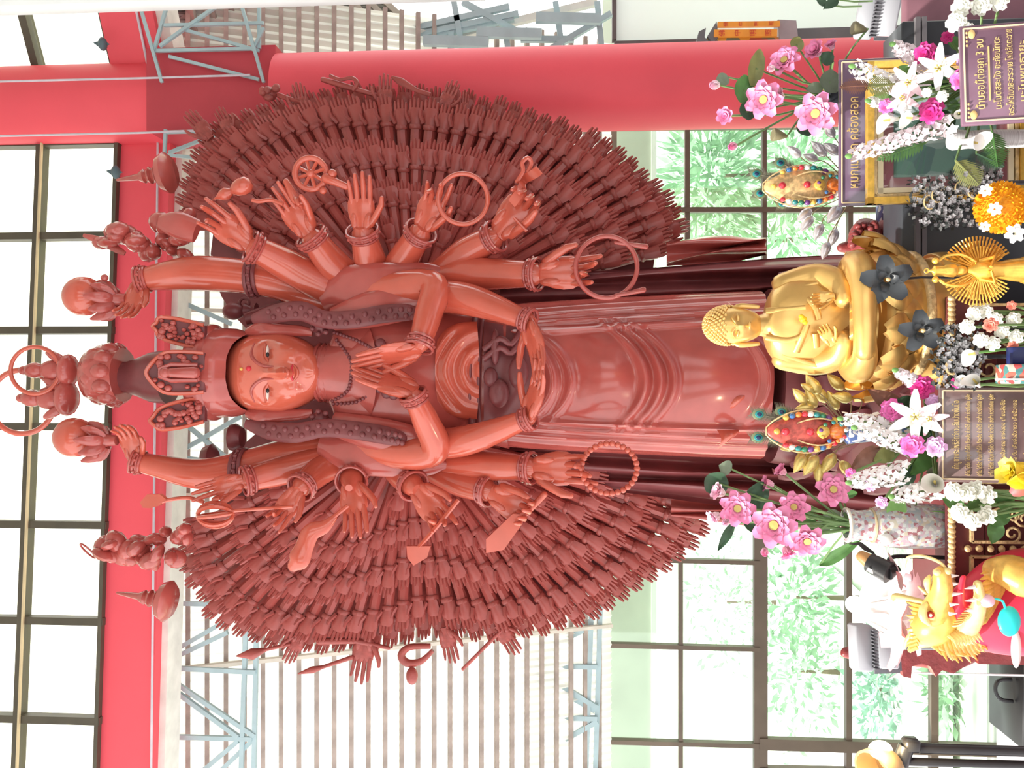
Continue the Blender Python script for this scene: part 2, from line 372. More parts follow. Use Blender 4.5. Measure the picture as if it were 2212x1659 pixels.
# --- pale blue steel trusses
def truss(name, label, segs, D, w=0.035, d=0.03):
    t = thing(name, P(*segs[0][0], D), label, 'truss', kind='structure')
    for k, (p, q) in enumerate(segs):
        own('steel_bar', MB().bar(P(p[0], p[1], D + .011 * (k % 4)), P(q[0], q[1], D + .011 * (k % 4)), w, d * .9 + .002 * (k % 3)), STEELB, t)
    return t
D1 = 6.62
truss('steel_truss', 'pale blue lattice truss under the red beam at the left', [((352, 1700), (362, 1210)), ((520, 1700), (535, 1240)), ((548, 1700), (556, 1240)), ((318, 1300), (560, 1310)), ((318, 1440), (552, 1452)), ((308, 1590), (545, 1596)), ((320, 1438), (490, 1340)), ((322, 1446), (492, 1366)), ((320, 1450), (515, 1592)), ((345, 1452), (550, 1590)), ((515, 1600), (420, 1680)), ((545, 1600), (450, 1690))], D1)
truss('steel_truss', 'pale blue truss diagonal between the crown and the raised arms', [((362, 620), (362, 1010)), ((365, 640), (500, 700)), ((372, 985), (520, 900)), ((380, 860), (380, 1000)), ((545, 600), (548, 760)), ((365, 985), (480, 1000)), ((400, 915), (490, 990))], D1)
truss('steel_truss', 'pale blue lattice truss bolted to the top of the pillar', [((303, 15), (350, 178)), ((333, 108), (370, -20)), ((333, 110), (545, 105)), ((365, 122), (560, 172)), ((520, 5), (570, 178)), ((355, 55), (570, 50)), ((400, 65), (560, 110)), ((560, 15), (560, 105)), ((345, 100), (480, 5)), ((570, 60), (545, 110)), ((358, 280), (352, 400)), ((365, 330), (484, 284)), ((358, 335), (420, 340)), ((480, 282), (360, 286))], 6.0, 0.022, 0.022)
truss('steel_truss', 'pale blue lattice truss above the brown windows at the left', [((1118, 1700), (1134, 1340)), ((1135, 1700), (1148, 1340)), ((1265, 1700), (1278, 1310)), ((1285, 1700), (1297, 1310)), ((1120, 1438), (1290, 1440)), ((1115, 1547), (1290, 1552)), ((1125, 1425), (1280, 1340)), ((1130, 1445), (1285, 1535)), ((1140, 1436), (1290, 1528)), ((1290, 1558), (1125, 1650)), ((1140, 1420), (1282, 1350))], 8.15, 0.045, 0.04)
truss('steel_truss', 'tangle of pale blue steel and trusses right of the pillar', [((660, 115), (1100, 15)), ((700, 118), (1120, 30)), ((780, 112), (1110, 40)), ((540, 5), (790, 112)), ((1000, 5), (1120, 70)), ((975, 70), (975, 112)), ((1088, 35), (1098, 112)), ((790, 98), (805, 112)), ((1180, 112), (1320, 30)), ((1125, 85), (1240, 85)), ((1200, 5), (1215, 110)), ((1290, 5), (1300, 110)), ((980, 0), (1000, 112))], 7.6, 0.05, 0.05)
for i, (x, y) in enumerate(((975, 90), (1090, 72), (1218, 40))):
    own('steel_column', MB().bar(P(x - 60, y - 2, 7.5), P(x + 80, y + 2, 7.5), 0.085, 0.06), STEELB, label=('thick pale blue steel stub behind the pillar, uppermost of three', 'thick pale blue steel stub behind the pillar, middle of three', 'thick pale blue steel stub behind the pillar, lowest of three')[i], cat='column', kind='structure')
own('white_gutter', MB().bar(P(840, 112, 7.7), P(1290, 5, 7.7), 0.06, 0.06), mat('old_white', (0.75, 0.72, 0.66), 0.7), label='off-white gutter slanting among the blue steel right of the pillar', cat='gutter')
# --- brown windows of the back wall
WD = 8.5
w3 = thing('window_3', P(1700, 1450, WD), 'brown framed window wall with garden view at the left', 'window', kind='structure')
def fbar(x0, y0, x1, y1, wpx, D, par, m=BROWNF, dep=0.08, nm='frame_bar'):
    return own(nm, MB().bar(P(x0, y0, D), P(x1, y1, D), wpx * PX(D), dep), m, par)
for x, wpx in ((1304, 15), (1470, 9), (1642, 28), (1832, 12), (2016, 15), (2200, 14)):
    fbar(x, 1062, x, 2300, wpx, WD, w3, nm='transom')
for y in (1210, 1396, 1604, 1812, 2030, 2250):
    fbar(1300, y - 4, 1640, y + 5, 9, WD - .01, w3, nm='mullion')
fbar(1640, 1605, 2230, 1622, 24, WD - .02, w3, nm='mullion')
for y in (1130, 1660, 1860, 2060, 2260): fbar(1640, y, 2230, y + 12, 10, WD - .01, w3, nm='mullion')
yr = [1070, 1210, 1396, 1604, 1812, 2030, 2250]; xr = [1304, 1470, 1642]
for i in range(6):
    for k in range(2):
        a, b = P((xr[k] + xr[k + 1]) / 2, yr[i], WD), P((xr[k] + xr[k + 1]) / 2, yr[i + 1], WD)
        own('pane', MB().bar(a, b, (xr[k + 1] - xr[k]) * PX(WD), 0.006), GLASSG, w3)
for x0, x1 in ((1642, 1832), (1832, 2016), (2016, 2200)):
    a, b = P((x0 + x1) / 2, 1130, WD), P((x0 + x1) / 2, 1612, WD); own('pane', MB().bar(a, b, (x1 - x0) * PX(WD), 0.006), GLASSG, w3)
w4 = thing('window_4', P(1600, 400, WD), 'brown framed window wall with green garden between pillar and statue', 'window', kind='structure')
for x, wpx in ((1326, 12), (1484, 10), (1650, 9), (1835, 10)):
    fbar(x, 262, x, 620, wpx, WD, w4, nm='transom')
fbar(1326, 454, 2000, 454, 10, WD - .01, w4, nm='mullion')
fbar(1326, 275, 2000, 270, 12, WD - .01, w4, nm='mullion')
for x0, x1 in ((1326, 1484), (1484, 1650), (1650, 1835), (1835, 2000)):
    for y0, y1 in ((272, 454), (454, 620)):
        a, b = P((x0 + x1) / 2, y0, WD), P((x0 + x1) / 2, y1, WD); own('pane', MB().bar(a, b, (x1 - x0) * PX(WD), 0.006), GLASSG, w4)
# outside eave with white fascia, seen through the top panes
sof = thing('outer_eave', P(1400, 900, 9.2), 'grey-green soffit with a white fascia outside the brown windows', 'eave', kind='structure')
own('soffit_board', MB().box((0, 9.0, (P(1300, 830, 9.0).z + P(1410, 830, 9.0).z) / 2), (16, 0.04, P(1300, 830, 9.0).z - P(1406, 830, 9.0).z)), mat('soffit_grey', (0.50, 0.53, 0.45), 0.8, var=0.1, scale=2), sof)
own('fascia', MB().box((0, 9.0, P(1412, 830, 9.0).z), (16, 0.08, 0.05)), WHITEP, sof)
# white wall, right of the pillar, in a dark frame
ww = thing('wall_right', P(1600, 40, 8.2), 'plain white wall panel in a dark frame right of the pillar', 'wall', kind='structure')
zA, zB = P(1326, 40, 8.2).z, P(2300, 40, 8.2).z
xA, xB = P(1500, 88, 8.2).x, P(1500, -700, 8.2).x
own('wall_panel', MB().box(((xA + xB) / 2, 8.2, (zA + zB) / 2), (xB - xA, 0.06, zA - zB)), mat('wall_white', (0.92, 0.95, 0.94), 0.7, var=0.03, scale=1), ww)
see_through(MATS['wall_white'], .4, (.95, .97, .96))  # translucency added to brighten the panel where it stands in shade
own('frame_post', MB().box((P(1500, 95, 8.15).x, 8.15, (zA + zB) / 2), (0.06, 0.1, zA - zB)), mat('dark_trim', (0.12, 0.09, 0.09), 0.6), ww)
own('frame_head', MB().box(((xA + xB) / 2, 8.15, zA), (xB - xA, 0.1, 0.04)), MATS['dark_trim'], ww)
# ================================================================== garden behind the windows
gm = mat('lawn', (0.62, 0.72, 0.56), 0.9, var=0.3, scale=1.5)
own('ground', MB().grid(lambda u, v: Vector((-18 + 40 * u, 9.2 + 26 * v, -1.9 + 2.6 * v * v + .1 * math.sin(u * 40) * math.cos(v * 30))), 40, 30), gm, label='sunlit pale green lawn and bank outside the windows', cat='ground', kind='structure')
own('garden_path', MB().grid(lambda u, v: Vector((-7.0 + 3.6 * u + 1.2 * v, 10.2 + 14 * v, -1.78 + 2.6 * (v * 14 / 26) ** 2)), 6, 14), mat('path_pale', (0.75, 0.74, 0.70), 0.9), label='pale garden path beyond the windows at the lower left', cat='path', kind='structure')
LEAFG = mat('garden_leaf', (0.36, 0.56, 0.38), 0.6, var=0.35, scale=5)
LEAFB = mat('garden_leaf_blue', (0.34, 0.54, 0.44), 0.6, var=0.3, scale=5)
def leafcloud(c, r, n, size, seed, long=1.0):
    rnd = random.Random(seed); mb = MB()
    for i in range(n):
        d = Vector((rnd.gauss(0, 1), rnd.gauss(0, 1), rnd.gauss(0, 1))).normalized(); k = rnd.random() ** 0.45
        p = Vector(c) + Vector((d.x * r[0], d.y * r[1], d.z * r[2])) * k
        z = (d + Vector((rnd.gauss(0, .6), rnd.gauss(0, .6), rnd.gauss(0, .6) - .2))).normalized(); x = z.orthogonal().normalized(); x = Quaternion(z, rnd.random() * 6.3) @ x; s = size * (0.6 + .8 * rnd.random())
        mb.add([p, p + z * s * long * .5 + x * s * .3, p + z * s * long, p + z * s * long * .5 - x * s * .3], [(0, 1, 2, 3)])
    return mb
bush = [(1540, 380, 11.2, 1.0, 0.55, 'tall loose bush of pale green grass right of the statue, behind the window', LEAFG, 3.0), (1720, 400, 13.2, 1.2, 0.5, 'low pale green bush under the grassy bush right of the statue', LEAFG, 2.6), (1560, 520, 15.2, .9, .6, 'round green bush just right of the statue robe', LEAFG, 2), (1570, 1300, 17, 1.5, 0.8, 'pale green tree seen through the upper brown panes at the left', LEAFG, 1.4), (1720, 1290, 12, .9, .5, 'mint green shrub in the wide pane above the white lotus lamp', LEAFG, 1.5), (1730, 1450, 14.2, 1.0, 0.7, 'mint green shrub beside the left floodlight', LEAFG, 1.5), (1900, 1490, 12.2, .8, .4, 'bluish green low hedge below the left floodlight', LEAFB, 1.4), (2060, 1500, 10.4, .4, .3, 'small garden plant with red flowers left of the red carved stand', LEAFG, 1.8), (2120, 1650, 11.4, .8, .3, 'green groundcover behind the black stand at the lower left corner', LEAFG, 1.2), (1800, 1650, 16, 1.4, .9, 'pale green tree behind the glowing lamp at the left edge', LEAFG, 1.4)]
for k, (x, y, D, rx, rz, lab, m, lg) in enumerate(bush):
    c = P(x, y, D); t = thing('garden_bush', Vector((c.x, D, c.z - rz)), lab, 'bush')
    own('foliage', leafcloud(c, (rx, rx * .7, rz), 700 if k < 3 else 420, 0.11, k, lg), m, t, kind='stuff')
    own('stem', MB().tube([Vector((c.x, D, min(c.z - rz, -1.6 + max(0, 2.6 * ((D - 9.2) / 26) ** 2)))), c], [.05, .02], 6), mat('bark', (0.2, 0.15, 0.1), 0.9), t)
# ================================================================== the many-armed statue
LAC = mat('red_lacquer', (0.44, 0.085, 0.070), 0.22, var=0.14, scale=5, coat=0.5, bump=0.04, bscale=25)
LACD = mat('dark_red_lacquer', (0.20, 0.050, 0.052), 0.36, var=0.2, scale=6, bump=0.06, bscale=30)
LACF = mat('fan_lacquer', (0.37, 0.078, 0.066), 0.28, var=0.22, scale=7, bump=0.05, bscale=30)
LACO = mat('orange_lacquer', (0.57, 0.105, 0.064), 0.20, var=0.1, scale=5, coat=0.6)
LFACE = mat('face_lacquer', (0.63, 0.125, 0.075), 0.13, var=0.06, scale=5, coat=1.0)
SD = 5.0
statue = thing('many_armed_statue', (P(1900, 815, SD).x, SD, 0.0), 'giant standing red lacquered wooden statue with a round fan of many arms', 'statue')
def pp(pts): return [P(p[0], p[1], p[2]) for p in pts]
def tubepx(mb, pts, n=12, **kw):
    """pts: (x, y, depth, radius in pixels)"""
    return mb.tube(pp(pts), [p[3] * PX(p[2]) for p in pts], n, **kw)
def smooth_path(pts, k=4):
    out = []; n = len(pts)
    for i in range(n - 1):
        p0, p1, p2, p3 = [np.array(pts[max(0, min(n - 1, j))], float) for j in (i - 1, i, i + 1, i + 2)]
        for s in range(k):
            t = s / k; out.append(tuple(0.5 * ((2 * p1) + (-p0 + p2) * t + (2 * p0 - 5 * p1 + 4 * p2 - p3) * t * t + (-p0 + 3 * p1 - 3 * p2 + p3) * t ** 3)))
    out.append(tuple(pts[-1])); return out
def loft(rows, n=28, cy=None):
    """rows: (x, y centre, depth centre, half width px, half depth m) -> closed elliptical body"""
    mb = MB(); rows = smooth_path(rows, 4); vs_ = []
    for x, y, D, hwid, hd in rows:
        c = P(x, y, D)
        for j in range(n):
            a = 2 * PI * j / n; vs_.append(c + Vector((math.cos(a) * hwid * PX(D), -math.sin(a) * hd, 0)))
    k = len(rows)
    fs = [(i * n + j, i * n + (j + 1) % n, (i + 1) * n + (j + 1) % n, (i + 1) * n + j) for i in range(k - 1) for j in range(n)]
    fs += [tuple(range(n)), tuple(range((k - 1) * n, k * n))]
    return mb.add(vs_, fs)
def interp(x, xs, ys): return float(np.interp(x, xs, ys))
# --- skirt with hanging folds
def skirt(u, v):
    x = 1000 + 640 * u; th = 2 * PI * v
    c, s = math.cos(th), math.sin(th)             # s > 0 is the front
    hw_ = interp(x, [1000, 1060, 1150, 1300, 1500, 1640], [142, 150, 158, 166, 174, 178]); hd = interp(x, [1000, 1100, 1400, 1640], [.25, .30, .33, .34])
    yc = interp(x, [1000, 1640], [812, 810])
    f = 0.0
    lat = c                                       # -1..1 across
    if s > 0:
        front = max(0.0, 1 - abs(lat / 0.70) ** 2.2)
        for x0, amp, w in ((1195, .040, 13), (1232, .032, 10), (1382, .060, 11), (1412, .062, 10), (1440, .042, 10), (1628, .04, 13)):
            q = (x + 175 * lat * lat + 25 * lat - x0) / w; f += amp * math.exp(-q * q) * front
        for x0, w in ((1310, 70), (1530, 85)):        # the two smooth lobes over the legs
            q = (x + 90 * lat * lat - x0) / w; f += 0.06 * math.exp(-q * q) * max(0, 1 - (lat / .6) ** 2)
        for l0, amp in ((-.60, .038), (-.70, .03), (-.80, .035), (-.9, .03), (.58, .036), (.68, .03), (.78, .035), (.88, .03)):
            q = (lat - l0 - .05 * (u - .5) * (1 if l0 > 0 else -1)) / .035; f += amp * math.exp(-q * q) * min(1, u * 3)
    else: f = .012 * math.sin(th * 20)
    R = P(x, yc, SD); return R + Vector((c * hw_ * PX(SD) * (1 + f * .6), -s * (hd + f), 0))
own('skirt', MB().grid(skirt, 260, 220, cv=True), LAC, statue)
# hem pieces that turn over at the foot of the skirt
for (x0, y0, ln, wd_, sl) in ((1568, 872, 52, 46, -22), (1548, 950, 48, 44, -18), (1570, 668, 40, 36, 14)):
    own('hem_fold', MB().grid(lambda u, v: P(x0 + ln * u + 10 * math.sin(v * PI) * (1 - u), y0 + sl * u + wd_ * (v - .5) * (1 - .82 * u), SD - .30 - .05 * math.sin(v * PI) * (1 - .5 * u) - .04 * math.sin(u * PI)), 8, 9), LACO, statue)
# --- trunk
own('torso', loft([(690, 806, 4.95, 62, .17), (722, 806, 4.95, 78, .19), (748, 806, 4.97, 150, .22), (800, 806, 4.97, 172, .25), (880, 808, 4.95, 165, .26), (960, 810, 4.93, 142, .25), (1040, 812, 4.95, 146, .27), (1100, 812, 4.97, 158, .30)], 36), LAC, statue)
neck = MB(); neck.tube(pp([(660, 805, 4.88), (725, 805, 4.86), (748, 805, 4.88), (775, 805, 4.92)]), [58 * PX(4.9), 64 * PX(4.9), 78 * PX(4.9), 120 * PX(4.9)], 24)
for x in (693, 704, 716): neck.torus(P(x, 805, 4.87), 62 * PX(4.9), .010, (0, 0, 1), 28, 6)
own('neck', neck, LAC, statue)
# belly folds and waist belt
belly = MB()
def bel(u, v):
    x = 945 + 85 * u; lat = (v - .5) * 2; y = 800 + lat * 105 * math.sqrt(max(0.05, 1 - (1 - u) ** 3 * .6)); rad_ = math.hypot((x - 1042) / 90, lat * 1.05); d = .07 * math.sqrt(max(0, 1 - lat * lat)) + .014 * math.sin(rad_ * 5.2 * PI) * max(0, 1 - lat ** 4)
    return P(x - 28 * (1 - lat * lat) * (.5 - u) * .4, y, 4.715 - d)
belly.grid(bel, 40, 44); own('belly_cloth', belly, LACO, statue)
own('waist_belt', MB().grid(lambda u, v: P(1024 + 26 * u + 4 * math.cos(v * PI), 812, 4.95) + Vector((math.cos(PI * v) * 150 * PX(4.95), -math.sin(PI * v) * (.29 + .012 * math.sin(u * 3 * PI)), 0)), 10, 30), LACD, statue)
apron = MB(); apron.grid(lambda u, v: P(1045 + 110 * u, 812 + (v - .5) * 2 * (118 - 20 * u), 4.645 + .10 * (2 * v - 1) ** 2 - .012 * math.sin(u * 9 + v * 4)), 14, 18)
for x, y, rx, ry in ((1060, 815, 16, 22), (1078, 850, 22, 32), (1080, 840, 12, 20), (1120, 805, 22, 36), (1070, 750, 10, 40)): apron.ell(P(x, y, 4.63), (ry * PX(4.63), .035, rx * PX(4.63)), 12, 8)
for y in (745, 765): apron.tube(pp(smooth_path([(1045, y + 10, 4.63), (1080, y - 14, 4.61), (1105, y - 2, 4.62), (1130, y - 40, 4.64)], 3)), .018, 8)
own('apron', apron, LACD, statue)
# chest necklace
nk = MB()
def beadline(pts, r, n):
    pts = smooth_path(pts, 8); L_ = np.cumsum([0] + [math.dist(pts[i][:2], pts[i + 1][:2]) for i in range(len(pts) - 1)])
    for k in range(n):
        d = L_[-1] * k / (n - 1); x = np.interp(d, L_, [p[0] for p in pts]); y = np.interp(d, L_, [p[1] for p in pts]); D = np.interp(d, L_, [p[2] for p in pts])
        nk.ell(P(x, y, D), r, 8, 6)
beadline([(722, 718, 4.78), (770, 735, 4.71), (803, 752, 4.69)], .011, 13); beadline([(727, 735, 4.77), (756, 775, 4.71), (759, 805, 4.70), (750, 845, 4.71), (718, 866, 4.78)], .011, 22)
beadline([(720, 872, 4.78), (770, 868, 4.72), (812, 842, 4.70)], .011, 13)
for x, y in ((822, 742), (815, 757), (818, 838), (835, 850), (850, 853)): nk.ell(P(x, y, 4.69), (.03, .018, .03), 8, 6)
own('necklace', nk, LACD, statue)
for s, pts in ((1, [(700, 652, 4.86, 30), (760, 625, 4.80, 52), (840, 618, 4.76, 52), (920, 600, 4.76, 34), (968, 588, 4.76, 10)]), (1, [(720, 690, 4.78, 26), (800, 668, 4.72, 40), (880, 655, 4.70, 36), (950, 648, 4.72, 18)]), (1, [(695, 955, 4.86, 28), (760, 975, 4.80, 46), (840, 985, 4.76, 46), (920, 1000, 4.76, 30), (965, 1005, 4.76, 8)]), (1, [(720, 915, 4.78, 26), (800, 935, 4.72, 36), (880, 950, 4.70, 34), (945, 960, 4.72, 16)])):
    own('shoulder_robe', tubepx(MB(), smooth_path(pts, 5), 14, flat=0.45), LAC, statue)
rib = None      # pierced ribbons falling from the ears over the chest
for pts in ([(545, 690, 4.80, 10), (590, 678, 4.76, 20), (650, 672, 4.72, 22), (700, 690, 4.70, 20), (760, 690, 4.67, 20), (830, 678, 4.65, 20), (885, 676, 4.65, 18), (905, 690, 4.66, 6)], [(530, 915, 4.80, 10), (580, 930, 4.76, 20), (640, 935, 4.72, 22), (700, 925, 4.70, 20), (770, 930, 4.67, 20), (830, 940, 4.65, 20), (865, 948, 4.65, 16), (875, 955, 4.66, 5)]):
    rib = MB(); tubepx(rib, smooth_path(pts, 5), 12, flat=0.35)
    sp_ = smooth_path(pts, 5)
    for k, p in enumerate(sp_[4:-4]): rib.ell(P(p[0], p[1] + (7 if k % 2 else -7), p[2] - .022), (.017, .012, .016), 6, 5)
    own('ear_ribbon', rib, LACD, statue)
# --- head
HC = (600, 805); HD = 4.86
def head(u, v):
    th = PI * u; a = 2 * PI * v; x = 592 - 108 * math.cos(th)
    k = math.sin(th) ** 0.62; wid = 88 * k * (1 if th < PI * .55 else 1 - .16 * ((th / PI - .55) / .45)); dep = .235 * k
    c, s = math.cos(a), math.sin(a); d = dep * s
    if s > 0:                                     # front of the face
        ly = c * wid
        d += -.035 * math.exp(-((x - 578) / 13) ** 2) * math.exp(-((abs(ly) - 40) / 24) ** 2)      # eye hollows
        d += .022 * math.exp(-((x - 630) / 26) ** 2) * math.exp(-((abs(ly) - 46) / 22) ** 2)       # cheeks
        d += .020 * math.exp(-((x - 682) / 12) ** 2) * math.exp(-(ly / 22) ** 2)                   # chin
        d += .060 * math.exp(-(ly / 10) ** 2) * math.exp(-((x - 616) / 14) ** 2) + .045 * math.exp(-(ly / 9) ** 2) * math.exp(-((x - 590) / 26) ** 2)
        d += -.012 * math.exp(-((x - 652) / 10) ** 2) * math.exp(-((abs(ly) - 26) / 12) ** 2)
    return P(x, HC[1] - c * wid, HD - d)
hd = own('head', MB().grid(head, 72, 96, cv=True), LFACE, statue)
def face_at(x, y):      # depth of the face surface
    wid = 88 * max(.15, math.sin(math.acos(max(-1, min(1, (592 - x) / 108))))) ** .62; return HD - .235 * math.sqrt(max(.02, 1 - ((y - 805) / wid) ** 2)) * max(.2, math.sin(math.acos(max(-1, min(1, (592 - x) / 108))))) ** .62
def facetube(pts, r, m, nm, off=.004, n=8, flat=1.0):
    q = smooth_path([(p[0], p[1], face_at(p[0], p[1]) - off + (p[2] if len(p) > 2 else 0)) for p in pts], 5)
    own(nm, MB().tube(pp(q), [r * (0.35 + .65 * math.sin(PI * (.06 + .88 * i / (len(q) - 1)))) for i in range(len(q))], n, flat=flat), m, hd)
for s in (1, -1):
    facetube([(592, 805 + s * 13), (568, 805 + s * 15), (550, 805 + s * 26), (543, 805 + s * 42), (550, 805 + s * 64)], .010, LAC, 'eyebrow', .0)
    facetube([(580, 805 + s * 22, .022), (573, 805 + s * 40, .02), (574, 805 + s * 58, .02), (571, 805 + s * 66, .02)], .010, LACO, 'eyelid', .0)
    own('eye', MB().ell(P(578, 805 + s * 42, face_at(578, 805 + s * 42) + .022), (18 * PX(4.6), .014, 3.6 * PX(4.6)), 12, 8), mat('eye_white', (0.75, 0.62, 0.55), 0.3), hd)
    own('pupil', MB().ell(P(578, 805 + s * 39, face_at(578, 805 + s * 39) + .012), (5.5 * PX(4.6), .008, 4 * PX(4.6)), 10, 6), mat('pupil_black', (0.02, 0.015, 0.015), 0.2), hd)
    ear = MB(); yo = 805 + s * 90
    tubepx(ear, smooth_path([(535, yo - s * 2, 4.84, 10), (565, yo + s * 4, 4.80, 17), (610, yo + s * 2, 4.80, 14), (650, yo, 4.80, 12), (675, yo - s * 4, 4.80, 8)], 4), 12, flat=.8)
    own('ear', ear, LAC, hd)
    er = MB(); er.ell(P(692, 805 + s * 104, 4.78), (24 * PX(4.8), .05, 20 * PX(4.8)), 10, 8)
    for k in range(7): a = k * 2 * PI / 7; er.ell(P(692 + 19 * math.cos(a), 805 + s * 104 + 21 * math.sin(a), 4.74), .016, 8, 6)
    own('earring', er, LACD, hd)
facetube([(614, 794), (620, 798, -.03), (622, 805, -.05), (620, 812, -.03), (614, 816)], .010, LACO, 'nostril', .01)
LIP = mat('lip_red', (0.62, 0.03, 0.05), 0.3)
facetube([(633, 787), (629, 797, -.006), (631, 805, -.008), (629, 813, -.006), (633, 823)], .009, LIP, 'upper_lip', .004)
facetube([(634, 788), (641, 797, -.004), (643, 805, -.006), (641, 813, -.004), (634, 822)], .010, LACO, 'lower_lip', .004)
own('forehead_mark', MB().ell(P(537, 796, face_at(537, 800) - .004), (6 * PX(4.6), .012, 6 * PX(4.6))), LIP, hd)
own('forehead_mark', MB().ell(P(521, 797, face_at(521, 800) - .004), (4 * PX(4.6), .01, 4 * PX(4.6))), mat('gold_dot', (0.7, 0.42, 0.1), 0.3), hd)
hair = MB().grid(lambda u, v: P(472 + 46 * u + (26 * math.cos(2 * PI * v) ** 4) * u, 805, 4.87) + Vector((math.cos(2 * PI * v) * (100 - 5 * u - 20 * max(0, u - .55) ** 1.3 / .45 ** .3) * PX(4.87), -math.sin(2 * PI * v) * (.262 - .01 * u - .09 * max(0, u - .5) - .004 * math.cos(v * 80)), 0)), 10, 60, cv=True)
own('hair_band', hair, LAC, hd)
# --- crown: band and five upright plates with pierced carving
crown = own('crown_band', MB().lathe([(100 * PX(4.87), 0), (106 * PX(4.87), .02), (108 * PX(4.87), .045), (102 * PX(4.87), .07), (104 * PX(4.87), .10), (98 * PX(4.87), .13)], 40, Matrix.Translation(P(476, 805, 4.87)), (1, .93)), LAC, statue)
rnd = random.Random(3)
def crown_plate(y0, wbase, wtop, xtop, ang, nm='crown_plate'):
    """outline of one plate in px, leaning outwards"""
    D0 = 4.87 - .27 * math.cos(ang); D1 = 4.87 - .34 * math.cos(ang)
    out = [(442, -wbase), (400, -wbase * 1.02 - 2), (365, -wtop), (345, -wtop * .8), (xtop + 8, -wtop * .35), (xtop, 0), (xtop + 8, wtop * .35), (345, wtop * .8), (365, wtop), (400, wbase * 1.02 + 2), (442, wbase)]
    def q(x, dy): 
        t = (442 - x) / 120; D = D0 + (D1 - D0) * t + .10 * (dy / 60) ** 2 * .3
        return P(x, y0 + dy * math.cos(ang) * (1 + .0 * t) + math.sin(ang) * 100 * (.0) + SGN * t * TILT, D)
    SGN = 1 if y0 > 805 else (-1 if y0 < 805 else 0); TILT = 26
    pl = own(nm, MB().prism([q(*p) for p in out], (0, .035, 0)), LACD, statue)
    rim = MB().tube([q(*p) - Vector((0, .012, 0)) for p in smooth_path(out, 3)], .011, 6); own('rim', rim, LACO, pl)
    cv = MB()
    for k in range(46):
        x = rnd.uniform(xtop + 14, 436); dy = rnd.uniform(-1, 1) * (wbase - 6)
        if abs(dy) < 8 and y0 == 805: continue
        s = rnd.uniform(.010, .022); cv.ell(q(x, dy) - Vector((0, .008, 0)), (s, .02, s), 7, 5)
    own('relief', cv, LAC, pl, kind='stuff')
    return pl, q
pl, q = crown_plate(805, 42, 44, 318, 0)
m_ = MB(); m_.tube([q(425, 0) - Vector((0, .03, 0)), q(375, 0) - Vector((0, .03, 0))], [.035, .028], 10, round_end=True); m_.ell(q(362, 0) - Vector((0, .03, 0)), .03); m_.tube([q(432, -16) - Vector((0, .03, 0)), q(375, -17) - Vector((0, .03, 0)), q(350, -8) - Vector((0, .03, 0)), q(350, 8) - Vector((0, .03, 0)), q(375, 17) - Vector((0, .03, 0)), q(432, 16) - Vector((0, .03, 0))], .012, 6)
own('plate_figure', m_, LAC, pl)
crown_plate(728, 34, 34, 332, .75); crown_plate(884, 36, 36, 326, .75)
side = MB(); side.grid(lambda u, v: P(450 - 110 * u, 905 + 14 * u + 8 * v, 4.80 + .25 * v), 6, 6); side.grid(lambda u, v: P(450 - 100 * u, 702 - 14 * u - 6 * v, 4.80 + .25 * v), 6, 6)
own('crown_side', side, LACD, statue)
# --- small figures above the crown
top = MB(); top.lathe([(60 * PX(5), -.1), (56 * PX(5), 0), (44 * PX(5), .08), (34 * PX(5), .16), (40 * PX(5), .22), (50 * PX(5), .28)], 24, Matrix.Translation(P(330, 815, 4.95)))
own('top_knot', top, LACD, statue)
fig = MB(); c = P(225, 810, 4.93)
for k in range(11):
    a = 2 * PI * k / 11; fig.ell(c + Vector((math.cos(a) * .13, -math.sin(a) * .13, .01)), (.055, .055, .06), 8, 6)
    fig.ell(c + Vector((math.cos(a + .3) * .15, -math.sin(a + .3) * .15, -.06)), (.05, .05, .06), 8, 6)
fig.lathe([(.16, -.12), (.18, 0), (.15, .08), (.10, .1)], 20, Matrix.Translation(c)); own('lotus_seat', fig, LAC, statue)
fig = MB()
for dx, dy, s in ((130, 800, 1.0), (125, 860, 1.1)):
    c = P(dx, dy, 4.92)
    fig.ell(c + Vector((0, 0, -.05 * s)), (.10 * s, .09 * s, .055 * s), 12, 8); fig.ell(c + Vector((0, 0, .04 * s)), (.065 * s, .055 * s, .09 * s), 12, 8); fig.ell(c + Vector((.07 * s, -.02, .0)), (.03, .03, .09), 8, 6, Matrix.Rotation(.5, 3, 'Y')); fig.ell(c + Vector((-.07 * s, -.02, .0)), (.03, .03, .09), 8, 6, Matrix.Rotation(-.5, 3, 'Y'))
    h = P(dx - 55, dy, 4.92); fig.ell(h, (.048 * s, .05 * s, .065 * s), 12, 8); fig.ell(h + Vector((0, 0, .07)), (.028, .028, .03), 8, 6); fig.ell(h + Vector((0, 0, -.07)), (.03, .03, .04), 8, 6)
own('seated_figures', fig, LAC, statue)
own('halo_ring', MB().torus(P(76, 800, 4.86), 53 * PX(4.86), .013, (0, 1, .15), 40, 8), LACO, statue)
own('halo_ring', MB().torus(P(48, 868, 4.98), 72 * PX(4.98), .017, (0, 1, .1), 44, 8), LACO, statue)
